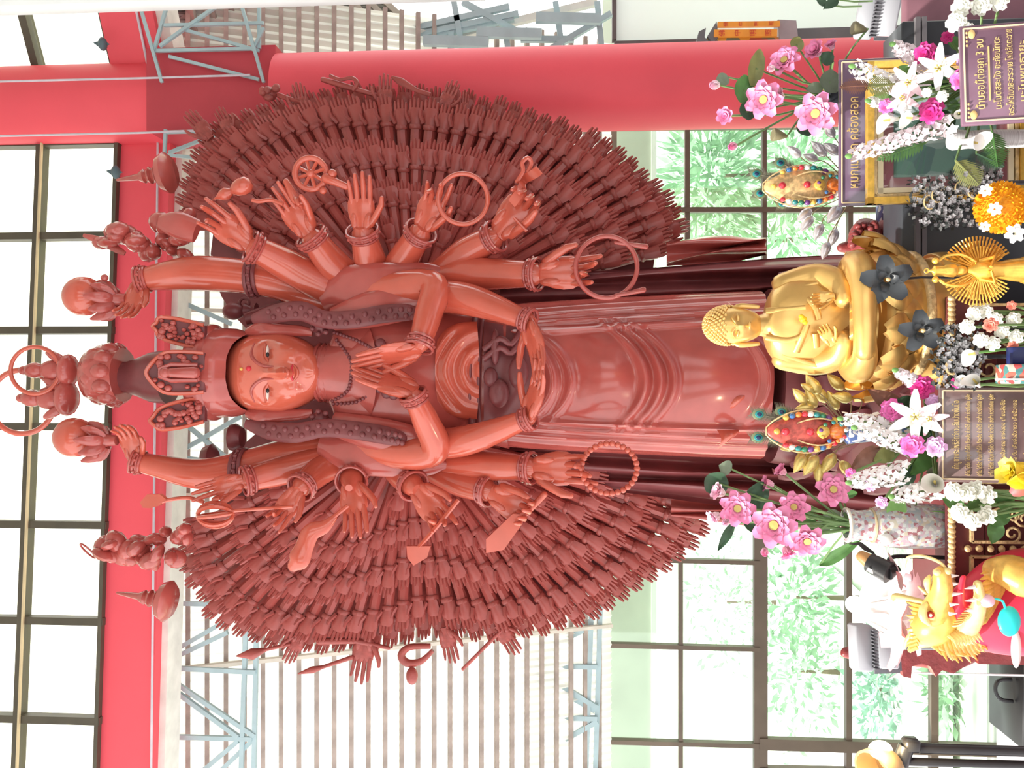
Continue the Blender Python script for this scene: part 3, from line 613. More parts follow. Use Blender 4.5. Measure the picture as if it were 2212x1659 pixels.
# --- hands
def hand_mb(L_=1.0, curl=(.15, .1, .12, .2), spread=.06, thumb=(.30, .45, .12), lod=8):
    """unit hand: wrist at 0, fingers along +Z, palm towards +Y, thumb towards +X"""
    mb = MB(); n = lod + 4
    rows = [(0, .115, .085), (.08, .14, .085), (.2, .19, .085), (.34, .215, .08), (.46, .21, .065), (.52, .18, .05)]
    vs_ = []
    for z, w, t in rows:
        for j in range(n):
            a = 2 * PI * j / n; vs_.append(Vector((w * math.copysign(abs(math.cos(a)) ** .8, math.cos(a)), t * math.sin(a) * (1 if math.sin(a) < 0 else .75), z)))
    k = len(rows); mb.add(vs_, [(i * n + j, i * n + (j + 1) % n, (i + 1) * n + (j + 1) % n, (i + 1) * n + j) for i in range(k - 1) for j in range(n)] + [tuple(range(n)), tuple(range((k - 1) * n, k * n))])
    mb.ell((.10, .035, .16), (.075, .06, .16), 8, 6, Matrix.Rotation(.25, 3, 'Y')); mb.ell((-.11, .03, .18), (.06, .05, .15), 8, 6)
    for i, (x, ln, r) in enumerate(((.145, .42, .046), (.05, .48, .048), (-.05, .45, .046), (-.14, .36, .041))):
        c = curl[i]; p = Vector((x, 0, .44)); d = Vector((x * spread * 6, 0, 1)).normalized(); pts = [p]; rr_ = [r]; ang = 0
        for sgm, fr in enumerate((.4, .33, .27)):
            ang += c * (1, 1.25, 1.1)[sgm]; dd = Vector((d.x, math.sin(ang), math.cos(ang) * d.z)).normalized(); p = p + dd * ln * fr; pts.append(p); rr_.append(r * (.95, .86, .6)[sgm])
        mb.tube(pts, rr_, lod, round_end=True)
    tx, tz, ty = thumb
    mb.tube([Vector((.14, .02, .12)), Vector((.14 + (tx - .14) * .55, .04 + ty * .4, .12 + (tz - .12) * .5)), Vector((tx, .02 + ty, tz)), Vector((tx + (tx - .2) * .15, .02 + ty * 1.4, tz + .11))], [.06, .055, .05, .034], lod, round_end=True)
    return mb
_hands = {}
def hand(w, tip, D0, D1, thumb_up=1, pose='open', nm='hand', mt=None, face=(0, -1, 0), par=None, k=1.0):
    """w, tip: wrist and fingertip pixels; thumb_up +1 puts the thumb on the local left-hand turn"""
    key = (pose, thumb_up, mt.name if mt else '')
    if key not in _hands:
        cu = {'open': (.08, .06, .08, .12), 'grip': (.55, .6, .6, .6), 'half': (.15, .35, .55, .3), 'flat': (.02, .02, .02, .02), 'ok': (.75, .12, .1, .12), 'cup': (.3, .3, .3, .32)}[pose]
        th = {'open': (.34, .42, .08), 'grip': (.22, .42, .2), 'half': (.3, .42, .12), 'flat': (.2, .44, .06), 'ok': (.26, .42, .22), 'cup': (.32, .40, .15)}[pose]
        mb = hand_mb(1, cu, .03 if pose == 'flat' else .07, th)
        if thumb_up < 0: mb.xf(Matrix.Diagonal((-1, 1, 1, 1)))
        _hands[key] = mb.mesh('hand'); _hands[key].materials.append(mt or LACO)
    a, b = P(*w, D0), P(*tip, D1)
    return obj(nm, _hands[key], None, par or statue, frame(b - a, face, a, (b - a).length / .96 * k))
# arms: (name of path points), bracelets, hands
def arm(pts, nm='arm', brace=True, mt=None, k=5):
    q_ = smooth_path(pts, k); e0, e1 = np.array(pts[-2], float), np.array(pts[-1], float); dv = (e1 - e0) / max(1, math.dist(e0[:2], e1[:2]))
    q_ += [tuple(e1 + dv * 10 - np.array((0, 0, 0, e1[3] * .12))), tuple(e1 + dv * 20 - np.array((0, 0, 0, e1[3] * .42)))]
    a = own(nm, tubepx(MB(), q_, 16, round_end=False), mt or LACO, statue)
    if brace:
        w = Vector(P(*pts[-1][:3])); d = (w - Vector(P(*pts[-2][:3]))).normalized(); r = pts[-1][3] * PX(pts[-1][2])
        b = MB()
        for o_, rr_ in ((0, 1.10), (.016, 1.2), (-.016, 1.12), (.034, 1.25)): b.torus(w + d * o_, r * rr_, .008, d, 22, 6)
        u = d.orthogonal().normalized(); v = d.cross(u)
        for j in range(12): t = 2 * PI * j / 12; b.ell(w + d * .008 + (u * math.cos(t) + v * math.sin(t)) * r * 1.26, .010, 6, 5)
        own('bracelet', b, LAC, a)
    return a
R1 = arm([(730, 655, 5.0, 36), (640, 622, 4.96, 38), (550, 600, 4.92, 37), (430, 590, 4.88, 39), (350, 597, 4.85, 31), (312, 604, 4.84, 25)])
L1 = arm([(725, 965, 5.0, 36), (620, 985, 4.96, 38), (520, 1012, 4.92, 38), (430, 1024, 4.88, 34), (335, 1006, 4.85, 25), (302, 998, 4.84, 22)])
for a_, x, y, r in ((R1, 550, 600, 38), (L1, 520, 1012, 39)):
    b = MB()
    for o_ in (-9, 0, 9): b.torus(P(x + o_, y - o_ * .2, 4.92), r * PX(4.92) * 1.04, .012, (0, 0, 1), 26, 6)
    for j in range(16): t = 2 * PI * j / 16; b.ell(P(x, y, 4.92) + Vector((math.cos(t), math.sin(t), 0)) * r * PX(4.92) * 1.1, .014, 6, 5)
    own('arm_band', b, LACD, a_)
hand((306, 608), (262, 712), 4.84, 4.74, 1, 'cup'); hand((296, 996), (262, 892), 4.84, 4.74, -1, 'cup')
for (x, y, s) in ((180, 640, 1), (160, 945, -1)):
    orb = own('held_orb', MB().ell(P(x, y, 4.8), 44.5 * PX(4.8), 28, 18), LACO, statue)
    cup = MB()
    for k in range(9):
        a = 2 * PI * k / 9; c0 = P(x + 48, y + 10, 4.8)
        cup.tube(smooth_path([tuple(c0 + Vector((math.cos(a) * .03, math.sin(a) * .03, -.06))), tuple(c0 + Vector((math.cos(a) * .085, math.sin(a) * .085, -.01))), tuple(c0 + Vector((math.cos(a) * .115, math.sin(a) * .115, .05 + .02 * (k % 2))))], 4), [.02, .03, .034, .036, .034, .03, .022, .014, .006], 7, flat=.5)
    cup.ell(P(x + 46, y - s * 40 if s > 0 else y + 38, 4.76), .022, 8, 6); cup.lathe([(.03, -.13), (.035, -.08), (.055, -.05)], 12, Matrix.Translation(P(x + 46, y + 6, 4.8)))
    own('orb_cup', cup, LAC, orb)
arm([(750, 640, 4.96, 34), (690, 612, 4.88, 38), (620, 572, 4.80, 36), (553, 538, 4.70, 29)]); hand((542, 530), (418, 440), 4.69, 4.6, -1, 'half')
arm([(775, 612, 4.96, 34), (728, 580, 4.86, 37), (678, 518, 4.74, 29)]); hand((670, 510), (592, 392), 4.72, 4.64, -1, 'ok')
arm([(812, 612, 4.96, 34), (800, 566, 4.84, 36), (785, 508, 4.72, 28)]); hand((783, 502), (776, 366), 4.70, 4.62, -1, 'open')
arm([(850, 612, 4.96, 34), (866, 570, 4.84, 35), (904, 508, 4.70, 28)]); hand((910, 500), (965, 372), 4.68, 4.6, -1, 'half')
arm([(930, 612, 4.94, 33), (975, 574, 4.82, 34), (1010, 545, 4.76, 34), (1062, 516, 4.68, 28)]); hand((1074, 508), (1175, 388), 4.66, 4.6, -1, 'grip', k=1.1)
arm([(930, 602, 4.90, 36), (1000, 592, 4.78, 38), (1080, 592, 4.68, 33), (1150, 592, 4.60, 28)]); hand((1160, 592), (1322, 584), 4.59, 4.54, 1, 'half')
arm([(720, 985, 4.96, 32), (620, 1015, 4.86, 32), (540, 1036, 4.74, 26)]); hand((526, 1038), (404, 1078), 4.70, 4.62, 1, 'ok', k=.95)
arm([(740, 990, 4.96, 33), (690, 1018, 4.86, 32), (656, 1048, 4.74, 26)]); hand((648, 1054), (580, 1152), 4.70, 4.62, 1, 'half')
arm([(775, 995, 4.96, 34), (765, 1020, 4.86, 33), (760, 1035, 4.76, 27)]); hand((758, 1036), (772, 1158), 4.72, 4.60, 1, 'open', k=1.1)
arm([(845, 995, 4.96, 34), (866, 1025, 4.84, 31), (888, 1045, 4.74, 27)]); hand((898, 1050), (975, 1152), 4.70, 4.62, 1, 'half', k=1.1)
arm([(925, 1000, 4.94, 34), (990, 1040, 4.80, 31), (1048, 1058, 4.70, 27)]); hand((1060, 1062), (1180, 1130), 4.66, 4.6, 1, 'grip', k=1.1)
arm([(945, 1002, 4.90, 36), (1040, 1006, 4.74, 33), (1138, 1011, 4.62, 27)]); hand((1146, 1012), (1312, 1012), 4.60, 4.54, -1, 'half')
# praying pair and the pair resting before the waist
arm([(780, 640, 4.84, 36), (880, 618, 4.72, 36), (938, 622, 4.62, 34), (925, 680, 4.52, 31), (908, 738, 4.46, 25)], k=7); arm([(780, 962, 4.84, 36), (880, 980, 4.72, 36), (940, 968, 4.62, 34), (920, 910, 4.52, 30), (897, 862, 4.46, 24)], k=7)
hand((908, 752), (764, 783), 4.46, 4.44, 1, 'flat', face=(-1, -.7, 0), k=1.08); hand((902, 848), (764, 803), 4.46, 4.44, -1, 'flat', face=(1, -.7, 0), k=1.08)
arm([(850, 640, 4.84, 34), (955, 640, 4.70, 36), (1030, 652, 4.58, 34), (1135, 690, 4.46, 21)], k=6); arm([(850, 955, 4.84, 34), (955, 958, 4.70, 34), (1030, 945, 4.58, 32), (1135, 906, 4.46, 21)], k=6)
hand((1140, 694), (1176, 808), 4.45, 4.34, -1, 'open', face=(0, -.5, .8), k=1.15); hand((1140, 902), (1176, 792), 4.45, 4.34, 1, 'open', face=(0, -.5, .8), k=1.15)
# --- things the hands hold
def held(nm, mb, m=None): return own(nm, mb, m or LACO, statue)
held('held_ring', MB().torus(P(1000, 430, 4.56), 54 * PX(4.56), .013, (.15, 1, .1), 40, 8))
mb = MB().torus(P(1310, 577, 4.5), 66 * PX(4.5), .013, (.05, 1, .05), 44, 8); mb.tube(pp([(1330, 638, 4.5), (1355, 634, 4.5), (1390, 626, 4.5)]), [.01, .011, .016], 8, round_end=True); mb.tube(pp([(1330, 524, 4.5), (1360, 528, 4.5), (1395, 533, 4.5)]), [.01, .011, .016], 8, round_end=True); held('held_lasso', mb, LAC)
mb = MB()
for k in range(30): a = 2 * PI * k / 30; mb.ell(P(1316 + 60 * math.cos(a), 1012 + 54 * math.sin(a), 4.5), .0165, 10, 8)
held('held_prayer_beads', mb)
mb = MB().torus(P(671, 375, 4.62), 34 * PX(4.62), .017, (.1, 1, .15), 32, 8); c = P(671, 375, 4.62)
for k in range(8): a = PI * k / 4 + .3; mb.tube([c, c + Vector((math.cos(a), 0, math.sin(a))) * 34 * PX(4.62)], .010, 6)
mb.ell(c, .025); mb.ell(P(718, 375, 4.62), .025); mb.ell(P(698, 412, 4.62), .02); mb.tube(pp([(705, 385, 4.62), (725, 393, 4.62), (748, 403, 4.63)]), [.03, .022, .02], 8, round_end=True); held('held_wheel', mb)
mb = MB(); mb.lathe([(.0, .19), (.01, .16), (.03, .13), (.036, .10), (.018, .07), (.04, .045), (.05, .01), (.045, -.03), (.02, -.05)], 14, Matrix.Translation(P(525, 402, 4.6)) @ Matrix.Rotation(-.4, 4, 'Y')); mb.tube(pp(smooth_path([(545, 432, 4.6), (560, 435, 4.6), (585, 432, 4.6), (612, 441, 4.6)], 4)), .012, 8); held('held_gourd', mb)
mb = MB(); mb.tube(pp([(640, 436, 4.63), (660, 438, 4.63)]), .012, 8); mb.tube(pp([(638, 430, 4.62), (618, 392, 4.62)]), [.028, .018], 8, round_end=True); held('held_stick', mb)
mb = MB(); mb.grid(lambda u, v: P(1105 + 55 * u + 8 * math.sin(u * 7) + 14 * (v - .5), 440 - 85 * u - 12 * math.sin(u * 5) + 16 * (v - .5), 4.55 - .03 * math.sin(u * 8)), 16, 5); mb.tube(pp(smooth_path([(1115, 395, 4.55), (1130, 370, 4.54), (1128, 352, 4.53), (1140, 341, 4.53), (1148, 352, 4.54), (1140, 372, 4.55)], 4)), .012, 7); mb.tube(pp([(1110, 470, 4.55), (1138, 500, 4.54)]), .008, 6); held('held_scarf', mb)
mb = MB(); c = P(465, 1112, 4.58)
for k in range(4): a = k * PI / 4; mb.torus(c, 38 * PX(4.58), .012, (math.cos(a) * .9, math.sin(a), .1), 26, 6, sq=.72, x=(0, 0, 1))
mb.tube(pp([(440, 1116, 4.58), (510, 1103, 4.58), (632, 1094, 4.58)]), .010, 7); held('held_vajra', mb)
mb = MB(); mb.prism(pp([(302, 1085, 4.6), (318, 1068, 4.6), (345, 1068, 4.6), (358, 1078, 4.6), (345, 1092, 4.6), (325, 1098, 4.6), (308, 1097, 4.6)]), (0, .03, 0)); mb.tube(pp(smooth_path([(345, 1085, 4.61), (375, 1078, 4.61), (410, 1076, 4.62), (440, 1085, 4.62)], 4)), .011, 7); held('held_lotus_bud', mb)
mb = MB(); tubepx(mb, smooth_path([(722, 1118, 4.6, 7), (700, 1138, 4.58, 15), (672, 1150, 4.56, 20), (658, 1180, 4.55, 20), (645, 1210, 4.54, 24), (634, 1222, 4.54, 14)], 4), 12, flat=.5, round_end=True); mb.tube(pp([(722, 1116, 4.6), (752, 1092, 4.62)]), .012, 7); held('held_tail_whisk', mb)
mb = MB(); mb.prism(pp([(878, 1180, 4.55), (930, 1180, 4.55), (922, 1205, 4.55), (893, 1222, 4.55), (880, 1205, 4.55)]), (0, .03, 0)); mb.tube(pp([(905, 1182, 4.56), (950, 1130, 4.58), (990, 1080, 4.6)]), .013, 7); held('held_arrow', mb)
mb = MB(); mb.prism(pp([(1050, 1165, 4.56), (1108, 1110, 4.56), (1136, 1112, 4.56), (1128, 1132, 4.56), (1088, 1188, 4.56), (1050, 1195, 4.56)]), (0, .07, .0)); mb.tube(pp([(1120, 1122, 4.58), (1160, 1085, 4.58), (1176, 1068, 4.58)]), [.022, .018, .018], 8, round_end=True); held('held_axe', mb)
# carved towers and figures on the raised hands of the fan
def tower(x, y, D, ang, s=1.0):
    M = Matrix.Translation(P(x, y, D)) @ Matrix.Rotation(ang, 4, 'Y') @ Matrix.Scale(s, 4); mb = MB()
    mb.lathe([(.10, 0), (.13, .03), (.11, .07), (.05, .08), (.06, .10), (.04, .13), (.055, .14), (.035, .17), (.045, .18), (.03, .21), (.022, .22), (.008, .36), (.0, .37)], 14, M); return held('held_tower', mb, LAC)
tower(372, 372, 5.2, -.12, 1.0); tower(372, 1300, 5.2, .14, 1.0)
def figure(x, y, D, seed):
    r_ = random.Random(seed); mb = MB()
    for k in range(26):
        t = k / 25; mb.ell(P(x + 190 * (t - .5) + r_.uniform(-8, 8), y + r_.uniform(-1, 1) * (14 + 34 * t), D + r_.uniform(-.05, .05)), (r_.uniform(.03, .075), .06, r_.uniform(.03, .075)), 8, 6, Matrix.Rotation(r_.uniform(-1, 1), 3, 'Y'))
    return mb
f1 = figure(320, 515, 4.95, 1); tubepx(f1, smooth_path([(180, 508, 4.95, 4), (215, 520, 4.95, 9), (255, 540, 4.95, 8), (270, 548, 4.95, 5)], 3), 8, flat=.5); tubepx(f1, smooth_path([(345, 480, 4.85, 16), (380, 485, 4.84, 30), (425, 500, 4.84, 26)], 3), 12, flat=.5); held('held_dragon_figure', f1, LAC)
f2 = figure(310, 1185, 4.95, 2); f2.torus(P(190, 1190, 4.9), .06, .006, (.6, 1, -.4), 24, 6, sq=.4); held('held_guardian_figure', f2, LAC)
mb = MB(); mb.ell(P(505, 672, 5.1), (.055, .055, .07)); mb.lathe([(.05, -.1), (.03, -.07), (.05, -.03)], 12, Matrix.Translation(P(520, 672, 5.1))); mb.torus(P(528, 655, 5.1), .03, .010, (0, 1, 0), 18, 6); tubepx(mb, smooth_path([(530, 690, 5.0, 14), (600, 672, 5.05, 22), (690, 650, 5.1, 26)], 4), 12); held('held_flask', mb, LACD)
mb = MB(); mb.lathe([(.0, -.05), (.06, -.04), (.085, .0), (.08, .03)], 16, Matrix.Translation(P(510, 945, 5.05))); held('held_bowl', mb, LACD); mb = MB(); mb.lathe([(.0, .08), (.07, .05), (.09, 0), (.05, -.03)], 16, Matrix.Translation(P(458, 990, 5.1))); held('held_bowl', mb, LACD)
# --- fan of small arms behind
def fan_mesh(fore):
    mb = MB(); L_ = fore
    mb.tube([(0, 0, -L_), (0, 0, -L_ * .4), (0, 0, 0)], [.022, .036, .034], 7, caps=False)
    mb.tube([(0, 0, -.012), (0, .0, 0), (0, 0, .018)], [.040, .046, .042], 7)
    rows = [(.0, .034, .026), (.05, .046, .026), (.095, .052, .022), (.125, .044, .016)]; n = 7; vs_ = []
    for z, w, t in rows:
        for j in range(n): a = 2 * PI * j / n; vs_.append((w * math.cos(a), t * math.sin(a), z))
    mb.add(vs_, [(i * n + j, i * n + (j + 1) % n, (i + 1) * n + (j + 1) % n, (i + 1) * n + j) for i in range(3) for j in range(n)])
    for i, (x, l) in enumerate(((.034, .062), (.012, .078), (-.012, .074), (-.034, .055))): mb.tube([(x, 0, .11), (x * 1.05, .006, .11 + l * .6), (x * 1.08, .014, .11 + l)], [.0125, .0115, .006], 5)
    mb.tube([(.04, .012, .03), (.064, .024, .075), (.066, .03, .105)], [.015, .013, .007], 5)
    return mb
FM = {}
for k_, L_ in (('a', .55), ('b', .7), ('c', .85)):
    FM[k_] = fan_mesh(L_).mesh('fan_arm'); FM[k_].materials.append(LACF)
# outline of the fan (pixels): clockwise on each side, from the top of the statue to the bottom
outR = [(400, 480), (392, 420), (420, 330), (470, 275), (560, 235), (650, 205), (770, 195), (960, 200), (1110, 232), (1250, 280), (1360, 345), (1430, 410), (1470, 470), (1462, 540)]
outL = [(395, 1130), (395, 1200), (425, 1275), (475, 1345), (560, 1385), (660, 1400), (780, 1395), (900, 1375), (1010, 1372), (1140, 1368), (1260, 1330), (1350, 1285), (1450, 1215), (1515, 1150), (1500, 1075), (1450, 1040)]
def along(poly, n, shift=0.0):
    q = smooth_path(poly, 6); L_ = np.cumsum([0] + [math.dist(q[i], q[i + 1]) for i in range(len(q) - 1)])
    return [(float(np.interp(L_[-1] * ((k + .5 + shift) / n), L_, [p[0] for p in q])), float(np.interp(L_[-1] * ((k + .5 + shift) / n), L_, [p[1] for p in q]))) for k in range(n)]
fanr = random.Random(11); nfan = 0
for side_, poly, cen in (('R', outR, (885, 690)), ('L', outL, (885, 925))):
    for ring, (n, inset, D, key, sc) in enumerate(((40, -14, 5.74, 'c', .98), (39, 14, 5.58, 'c', .98), (34, 104, 5.42, 'b', .98), (28, 190, 5.30, 'b', .94), (9, 268, 5.20, 'a', .9))):
        for k, (x, y) in enumerate(along(poly, n, .25 * (ring % 2))):
            d = Vector((x - cen[0], y - cen[1])); l = d.length; d.normalize(); ins = inset + fanr.uniform(-5, 5)
            if l - ins < 170: continue
            tip = (x - d.x * ins, y - d.y * ins); w = (x - d.x * (ins + 66), y - d.y * (ins + 66))
            a, b = P(*w, D), P(*tip, D - .03)
            M = frame(b - a, Vector((fanr.uniform(-.3, .3), -1, fanr.uniform(-.3, .3))), a, sc * (D / 5.4) * fanr.uniform(.95, 1.06)); 
            if (side_ == 'L'): M = M @ Matrix.Diagonal((-1, 1, 1, 1))
            obj('fan_arm', FM[key], None, statue, M); nfan += 1
print('fan arms', nfan)
# dark boards added behind the fan so its gaps read as shade
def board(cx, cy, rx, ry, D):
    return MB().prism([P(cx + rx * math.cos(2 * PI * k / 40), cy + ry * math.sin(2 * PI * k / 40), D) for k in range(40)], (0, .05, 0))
own('fan_shade_board', board(935, 548, 480, 300, 5.85), LACD, statue); own('fan_shade_board', board(955, 1078, 480, 262, 5.85), LACD, statue)
# a few tools and larger hands sticking out past the rim of the fan
def fringe(nm, mb): return own(nm, mb, LACF, statue)
mb = MB(); tubepx(mb, [(698, 172, 5.6, 6), (740, 185, 5.6, 7), (810, 205, 5.6, 5)], 8, round_end=True); tubepx(mb, smooth_path([(712, 163, 5.58, 4), (735, 172, 5.58, 4), (760, 168, 5.58, 4), (772, 180, 5.58, 5), (762, 196, 5.58, 4)], 3), 7); fringe('held_flute', mb)
mb = MB(); tubepx(mb, [(846, 166, 5.6, 3), (865, 176, 5.6, 9), (900, 195, 5.6, 5), (930, 205, 5.6, 5)], 8, flat=.5); fringe('held_dagger', mb)
mb = MB(); mb.ell(P(582, 203, 5.6), .05, 10, 8); 
for k in range(9): mb.ell(P(582 + fanr.uniform(-16, 16), 203 + fanr.uniform(-16, 16), 5.56), .025, 7, 5)
tubepx(mb, [(600, 205, 5.6, 6), (650, 222, 5.6, 5)], 7); fringe('held_flower_ball', mb)
for pts in ([(512, 1417, 5.6, 2), (545, 1413, 5.6, 13), (575, 1403, 5.6, 4), (625, 1392, 5.6, 4)], [(645, 1455, 5.6, 2), (675, 1447, 5.6, 8), (700, 1440, 5.6, 4), (760, 1420, 5.6, 5)], [(690, 1385, 5.6, 8), (770, 1384, 5.6, 7), (840, 1400, 5.6, 4)], [(1000, 1445, 5.6, 4), (1050, 1395, 5.6, 4), (1095, 1350, 5.6, 4)]):
    fringe('held_spear', tubepx(MB(), pts, 8, round_end=True))
mb = MB(); tubepx(mb, smooth_path([(930, 1396, 5.6, 6), (885, 1398, 5.6, 7), (867, 1415, 5.6, 9), (880, 1432, 5.6, 9), (910, 1428, 5.6, 7), (935, 1405, 5.6, 5)], 4), 9); mb.ell(P(890, 1460, 5.58), (.06, .04, .04), 10, 8); fringe('held_cudgel', mb)
for w, tip, th in (((790, 1370), (775, 1478), 1), ((960, 1355), (980, 1435), 1), ((650, 1370), (620, 1435), -1), ((1075, 1350), (1120, 1415), 1), ((830, 235), (835, 158), 1), ((955, 240), (985, 172), -1), ((655, 250), (645, 176), 1), ((1000, 250), (1005, 196), 1), ((455, 300), (405, 238), 1), ((500, 290), (470, 232), -1)):
    hand(w, tip, 5.62, 5.6, th, 'open', 'rim_hand', LACF)
# --- mantle hanging behind and the carved foot
def mantle(y0a, y1a, y0b, y1b, xa, xb, D, folds, ph):
    def f(u, v):
        x = xa + (xb - xa) * u; ya = y0a + (y0b - y0a) * u; yb = y1a + (y1b - y1a) * u
        return P(x, ya + (yb - ya) * v + 5 * math.sin(u * 6 + v * 9 + ph), D + .07 * math.sin(v * folds * 2 * PI + u * 1.6 + ph) * min(1, .3 + u) + .10 * (v - .5) ** 2)
    return MB().grid(f, 40, 48)
own('mantle', mantle(590, 690, 548, 660, 1080, 1960, 5.28, 3.2, 0), LACD, statue); own('mantle', mantle(955, 1040, 965, 1130, 1080, 1960, 5.28, 3.2, 1), LACD, statue)
own('mantle', mantle(520, 580, 508, 556, 1440, 1655, 5.5, 2.0, 2), LAC, statue); own('mantle', mantle(1060, 1120, 1065, 1150, 1450, 1850, 5.5, 2.5, 2), LACF, statue)
own('mantle', mantle(640, 1000, 610, 1010, 1200, 1960, 5.55, 7, .5), LACD, statue)
foot = MB(); zf = P(1655, 810, SD).z
own('plinth', MB().box((P(1800, 815, SD).x, SD + .1, .33), (1.45, 1.0, .66), bev=.03).box((P(1800, 815, SD).x, SD + .05, .9), (1.1, .75, .5), bev=.04), LACD, statue)
ft = MB(); ft.lathe([(.56, .62), (.60, .75), (.50, .95), (.48, 1.15), (.53, 1.30), (.50, zf - .02)], 40, Matrix.Translation((P(1700, 812, SD).x, SD + .05, 0)), (1, .85)); own('lotus_foot', ft, LACD, statue)
pm = MB().grid(lambda u, v: Vector(((v - .5) * .16 * math.sin(PI * (.15 + .85 * u)) ** .6, -.03 * math.sin(PI * u) - .03 * math.cos((v - .5) * PI), u * .2)), 7, 7).mesh('foot_petal'); pm.materials.append(LACD)
for ring, (z, r, n) in enumerate(((.74, .60, 22), (1.02, .50, 20), (1.22, .52, 22))):
    for k in range(n):
        a = 2 * PI * (k + .5 * ring) / n; obj('foot_petal', pm, None, statue, Matrix.Translation((P(1700, 812, SD).x + math.cos(a) * r, SD + .05 + math.sin(a) * r * .85, z)) @ Matrix.Rotation(a + PI / 2, 4, 'Z') @ Matrix.Rotation(.25, 4, 'X'))
# ================================================================== altar furniture
GOLD = mat('gold_paint', (0.76, 0.48, 0.16), 0.33, metal=0.6, var=0.14, scale=8, bump=0.03, bscale=40)
GOLDB = mat('bright_gold', (0.85, 0.52, 0.10), 0.30, metal=0.55, var=0.2, scale=60)
GILT = mat('gilt_trim', (0.80, 0.58, 0.30), 0.4, metal=0.3, var=0.3, scale=60, bump=0.3, bscale=120)
TBR = mat('table_red', (0.15, 0.035, 0.038), 0.4, var=0.2, scale=6)
BLACKL = mat('black_lacquer', (0.045, 0.05, 0.06), 0.35, var=0.2, scale=5)
ZT = 1.539        # top of the carved altar table
ZR = 1.628        # top of its gilt rope rail
ZS = 1.35         # top of the low table in front
# carved altar table with gilt rope edge
tab = thing('altar_table', (-.24, 2.52, 0), 'dark red carved altar table with gilt rope edge and gilt openwork panels', 'table')
xa, xb = P(2045, 640, 2.3).x, P(2045, 1402, 2.3).x
own('table_top', MB().box(((xa + xb) / 2, 2.53, ZT - .02), (xa - xb, .46, .04), bev=.006), TBR, tab)
own('front_rail', MB().box(((xa + xb) / 2, 2.315, (ZT + ZR) / 2 - .008), (xa - xb, .03, ZR - ZT)), TBR, tab)
own('table_body', MB().box(((xa + xb) / 2, 2.54, (ZT - .04) / 2), (xa - xb - .04, .40, ZT - .04)), TBR, tab)
rope = MB()
for k in range(70):
    x = xb + (xa - xb) * (k + .5) / 70; rope.ell((x, 2.298, ZR - .012), (.0095, .009, .011), 7, 5, Matrix.Rotation(.6, 3, 'Y'))
own('rope_edge', rope, GILT, tab, kind='stuff')
for (y0, y1) in ((1058, 1168), (1200, 1400), (860, 1040), (660, 840)):
    X0, X1 = P(2100, y0, 2.31).x, P(2100, y1, 2.31).x; z0, z1 = ZR - .06, ZS + .01
    fr = own('carved_panel', MB().bar((X0, 2.294, z0), (X1, 2.294, z0), .007, .012).bar((X0, 2.294, z1), (X1, 2.294, z1), .007, .012).bar((X0, 2.294, z0), (X0, 2.294, z1), .007, .012).bar((X1, 2.294, z0), (X1, 2.294, z1), .007, .012), GILT, tab)
    sc = MB(); rn = random.Random(y0)
    for k in range(9):
        cx_, cz_ = X1 + (X0 - X1) * rn.uniform(.12, .88), z1 + (z0 - z1) * rn.uniform(.1, .9); rad = rn.uniform(.015, .03); q = [Vector((cx_ + rad * (1 - t * .75) * math.cos(t * 8 + k), 2.290, cz_ + rad * (1 - t * .75) * math.sin(t * 8 + k))) for t in np.linspace(0, 1, 14)]; sc.tube(q, .0035, 5)
    own('scrollwork', sc, GILT, fr, kind='stuff')
for y in (1184,):
    X = P(2100, y, 2.3).x
    for k in range(9): own('boss', MB().ell((X, 2.292, ZR - .05 - k * .028), (.010, .008, .009), 8, 6), GILT, tab)
# low table in front (its top lies just below the picture)
own('front_table', MB().box((0.02, 1.93, ZS - .025), (2.6, .66, .05), bev=.01).box((0.02, 1.93, ZS - .09), (2.5, .58, .08)).box((-1.15, 1.93, (ZS - .05) / 2), (.1, .5, ZS - .05)).box((1.15, 1.93, (ZS - .05) / 2), (.1, .5, ZS - .05)), TBR, label='long low red table at the very front, carrying signs and flowers', cat='table')
# stepped black pedestal under the gold figure
ped = thing('black_pedestal', (.3, 2.9, 0), 'black lacquer side block with mouldings right of the gold seated figure', 'pedestal')
zg = P(2042, 690, 2.9).z
gx = P(1900, 690, 2.9).x
sx0, sx1 = P(1955, 655, 2.62).x, P(1955, 470, 2.62).x
own('step', MB().box(((sx0 + sx1) / 2 + .30, 2.76, .80), (sx1 - sx0 + .62, .16, 1.60), bev=.006), BLACKL, ped)
for x in (1985, 1999): own('moulding', MB().box(((sx0 + sx1) / 2 + .30, 2.675, P(x, 560, 2.66).z), (sx1 - sx0 + .63, .02, .014)), mat('dull_moulding', (.16, .15, .16), .4), ped)
# ================================================================== gold seated figure
BD = 2.9
bud = thing('gold_seated_figure', (gx, BD, zg), 'gold painted seated figure with snail curls on a lotus seat, before the red statue', 'statue')
def gell(mb, x, y, D, rx, ry, rd, R=None, n=14, m=10): return mb.ell(P(x, y, D), (ry * PX(D), rd, rx * PX(D)), n, m, R)
def bhead(u, v):
    th = PI * u; a = 2 * PI * v; x = 1586 - 60 * math.cos(th); k = math.sin(th) ** .72; wd = 38 * k; c, s = math.cos(a), math.sin(a); d = .062 * k * s
    if s > 0:
        ly = c * wd
        d += .013 * math.exp(-(ly / 5) ** 2) * math.exp(-((x - 1604) / 10) ** 2) - .008 * math.exp(-((x - 1592) / 6) ** 2) * math.exp(-((abs(ly) - 16) / 9) ** 2) + .006 * math.exp(-((x - 1622) / 4) ** 2) * math.exp(-(ly / 9) ** 2)
    return P(x, 703 - c * wd, 2.82 - d)
bh = own('head', MB().grid(bhead, 48, 56, cv=True), GOLD, bud)
cur = MB()
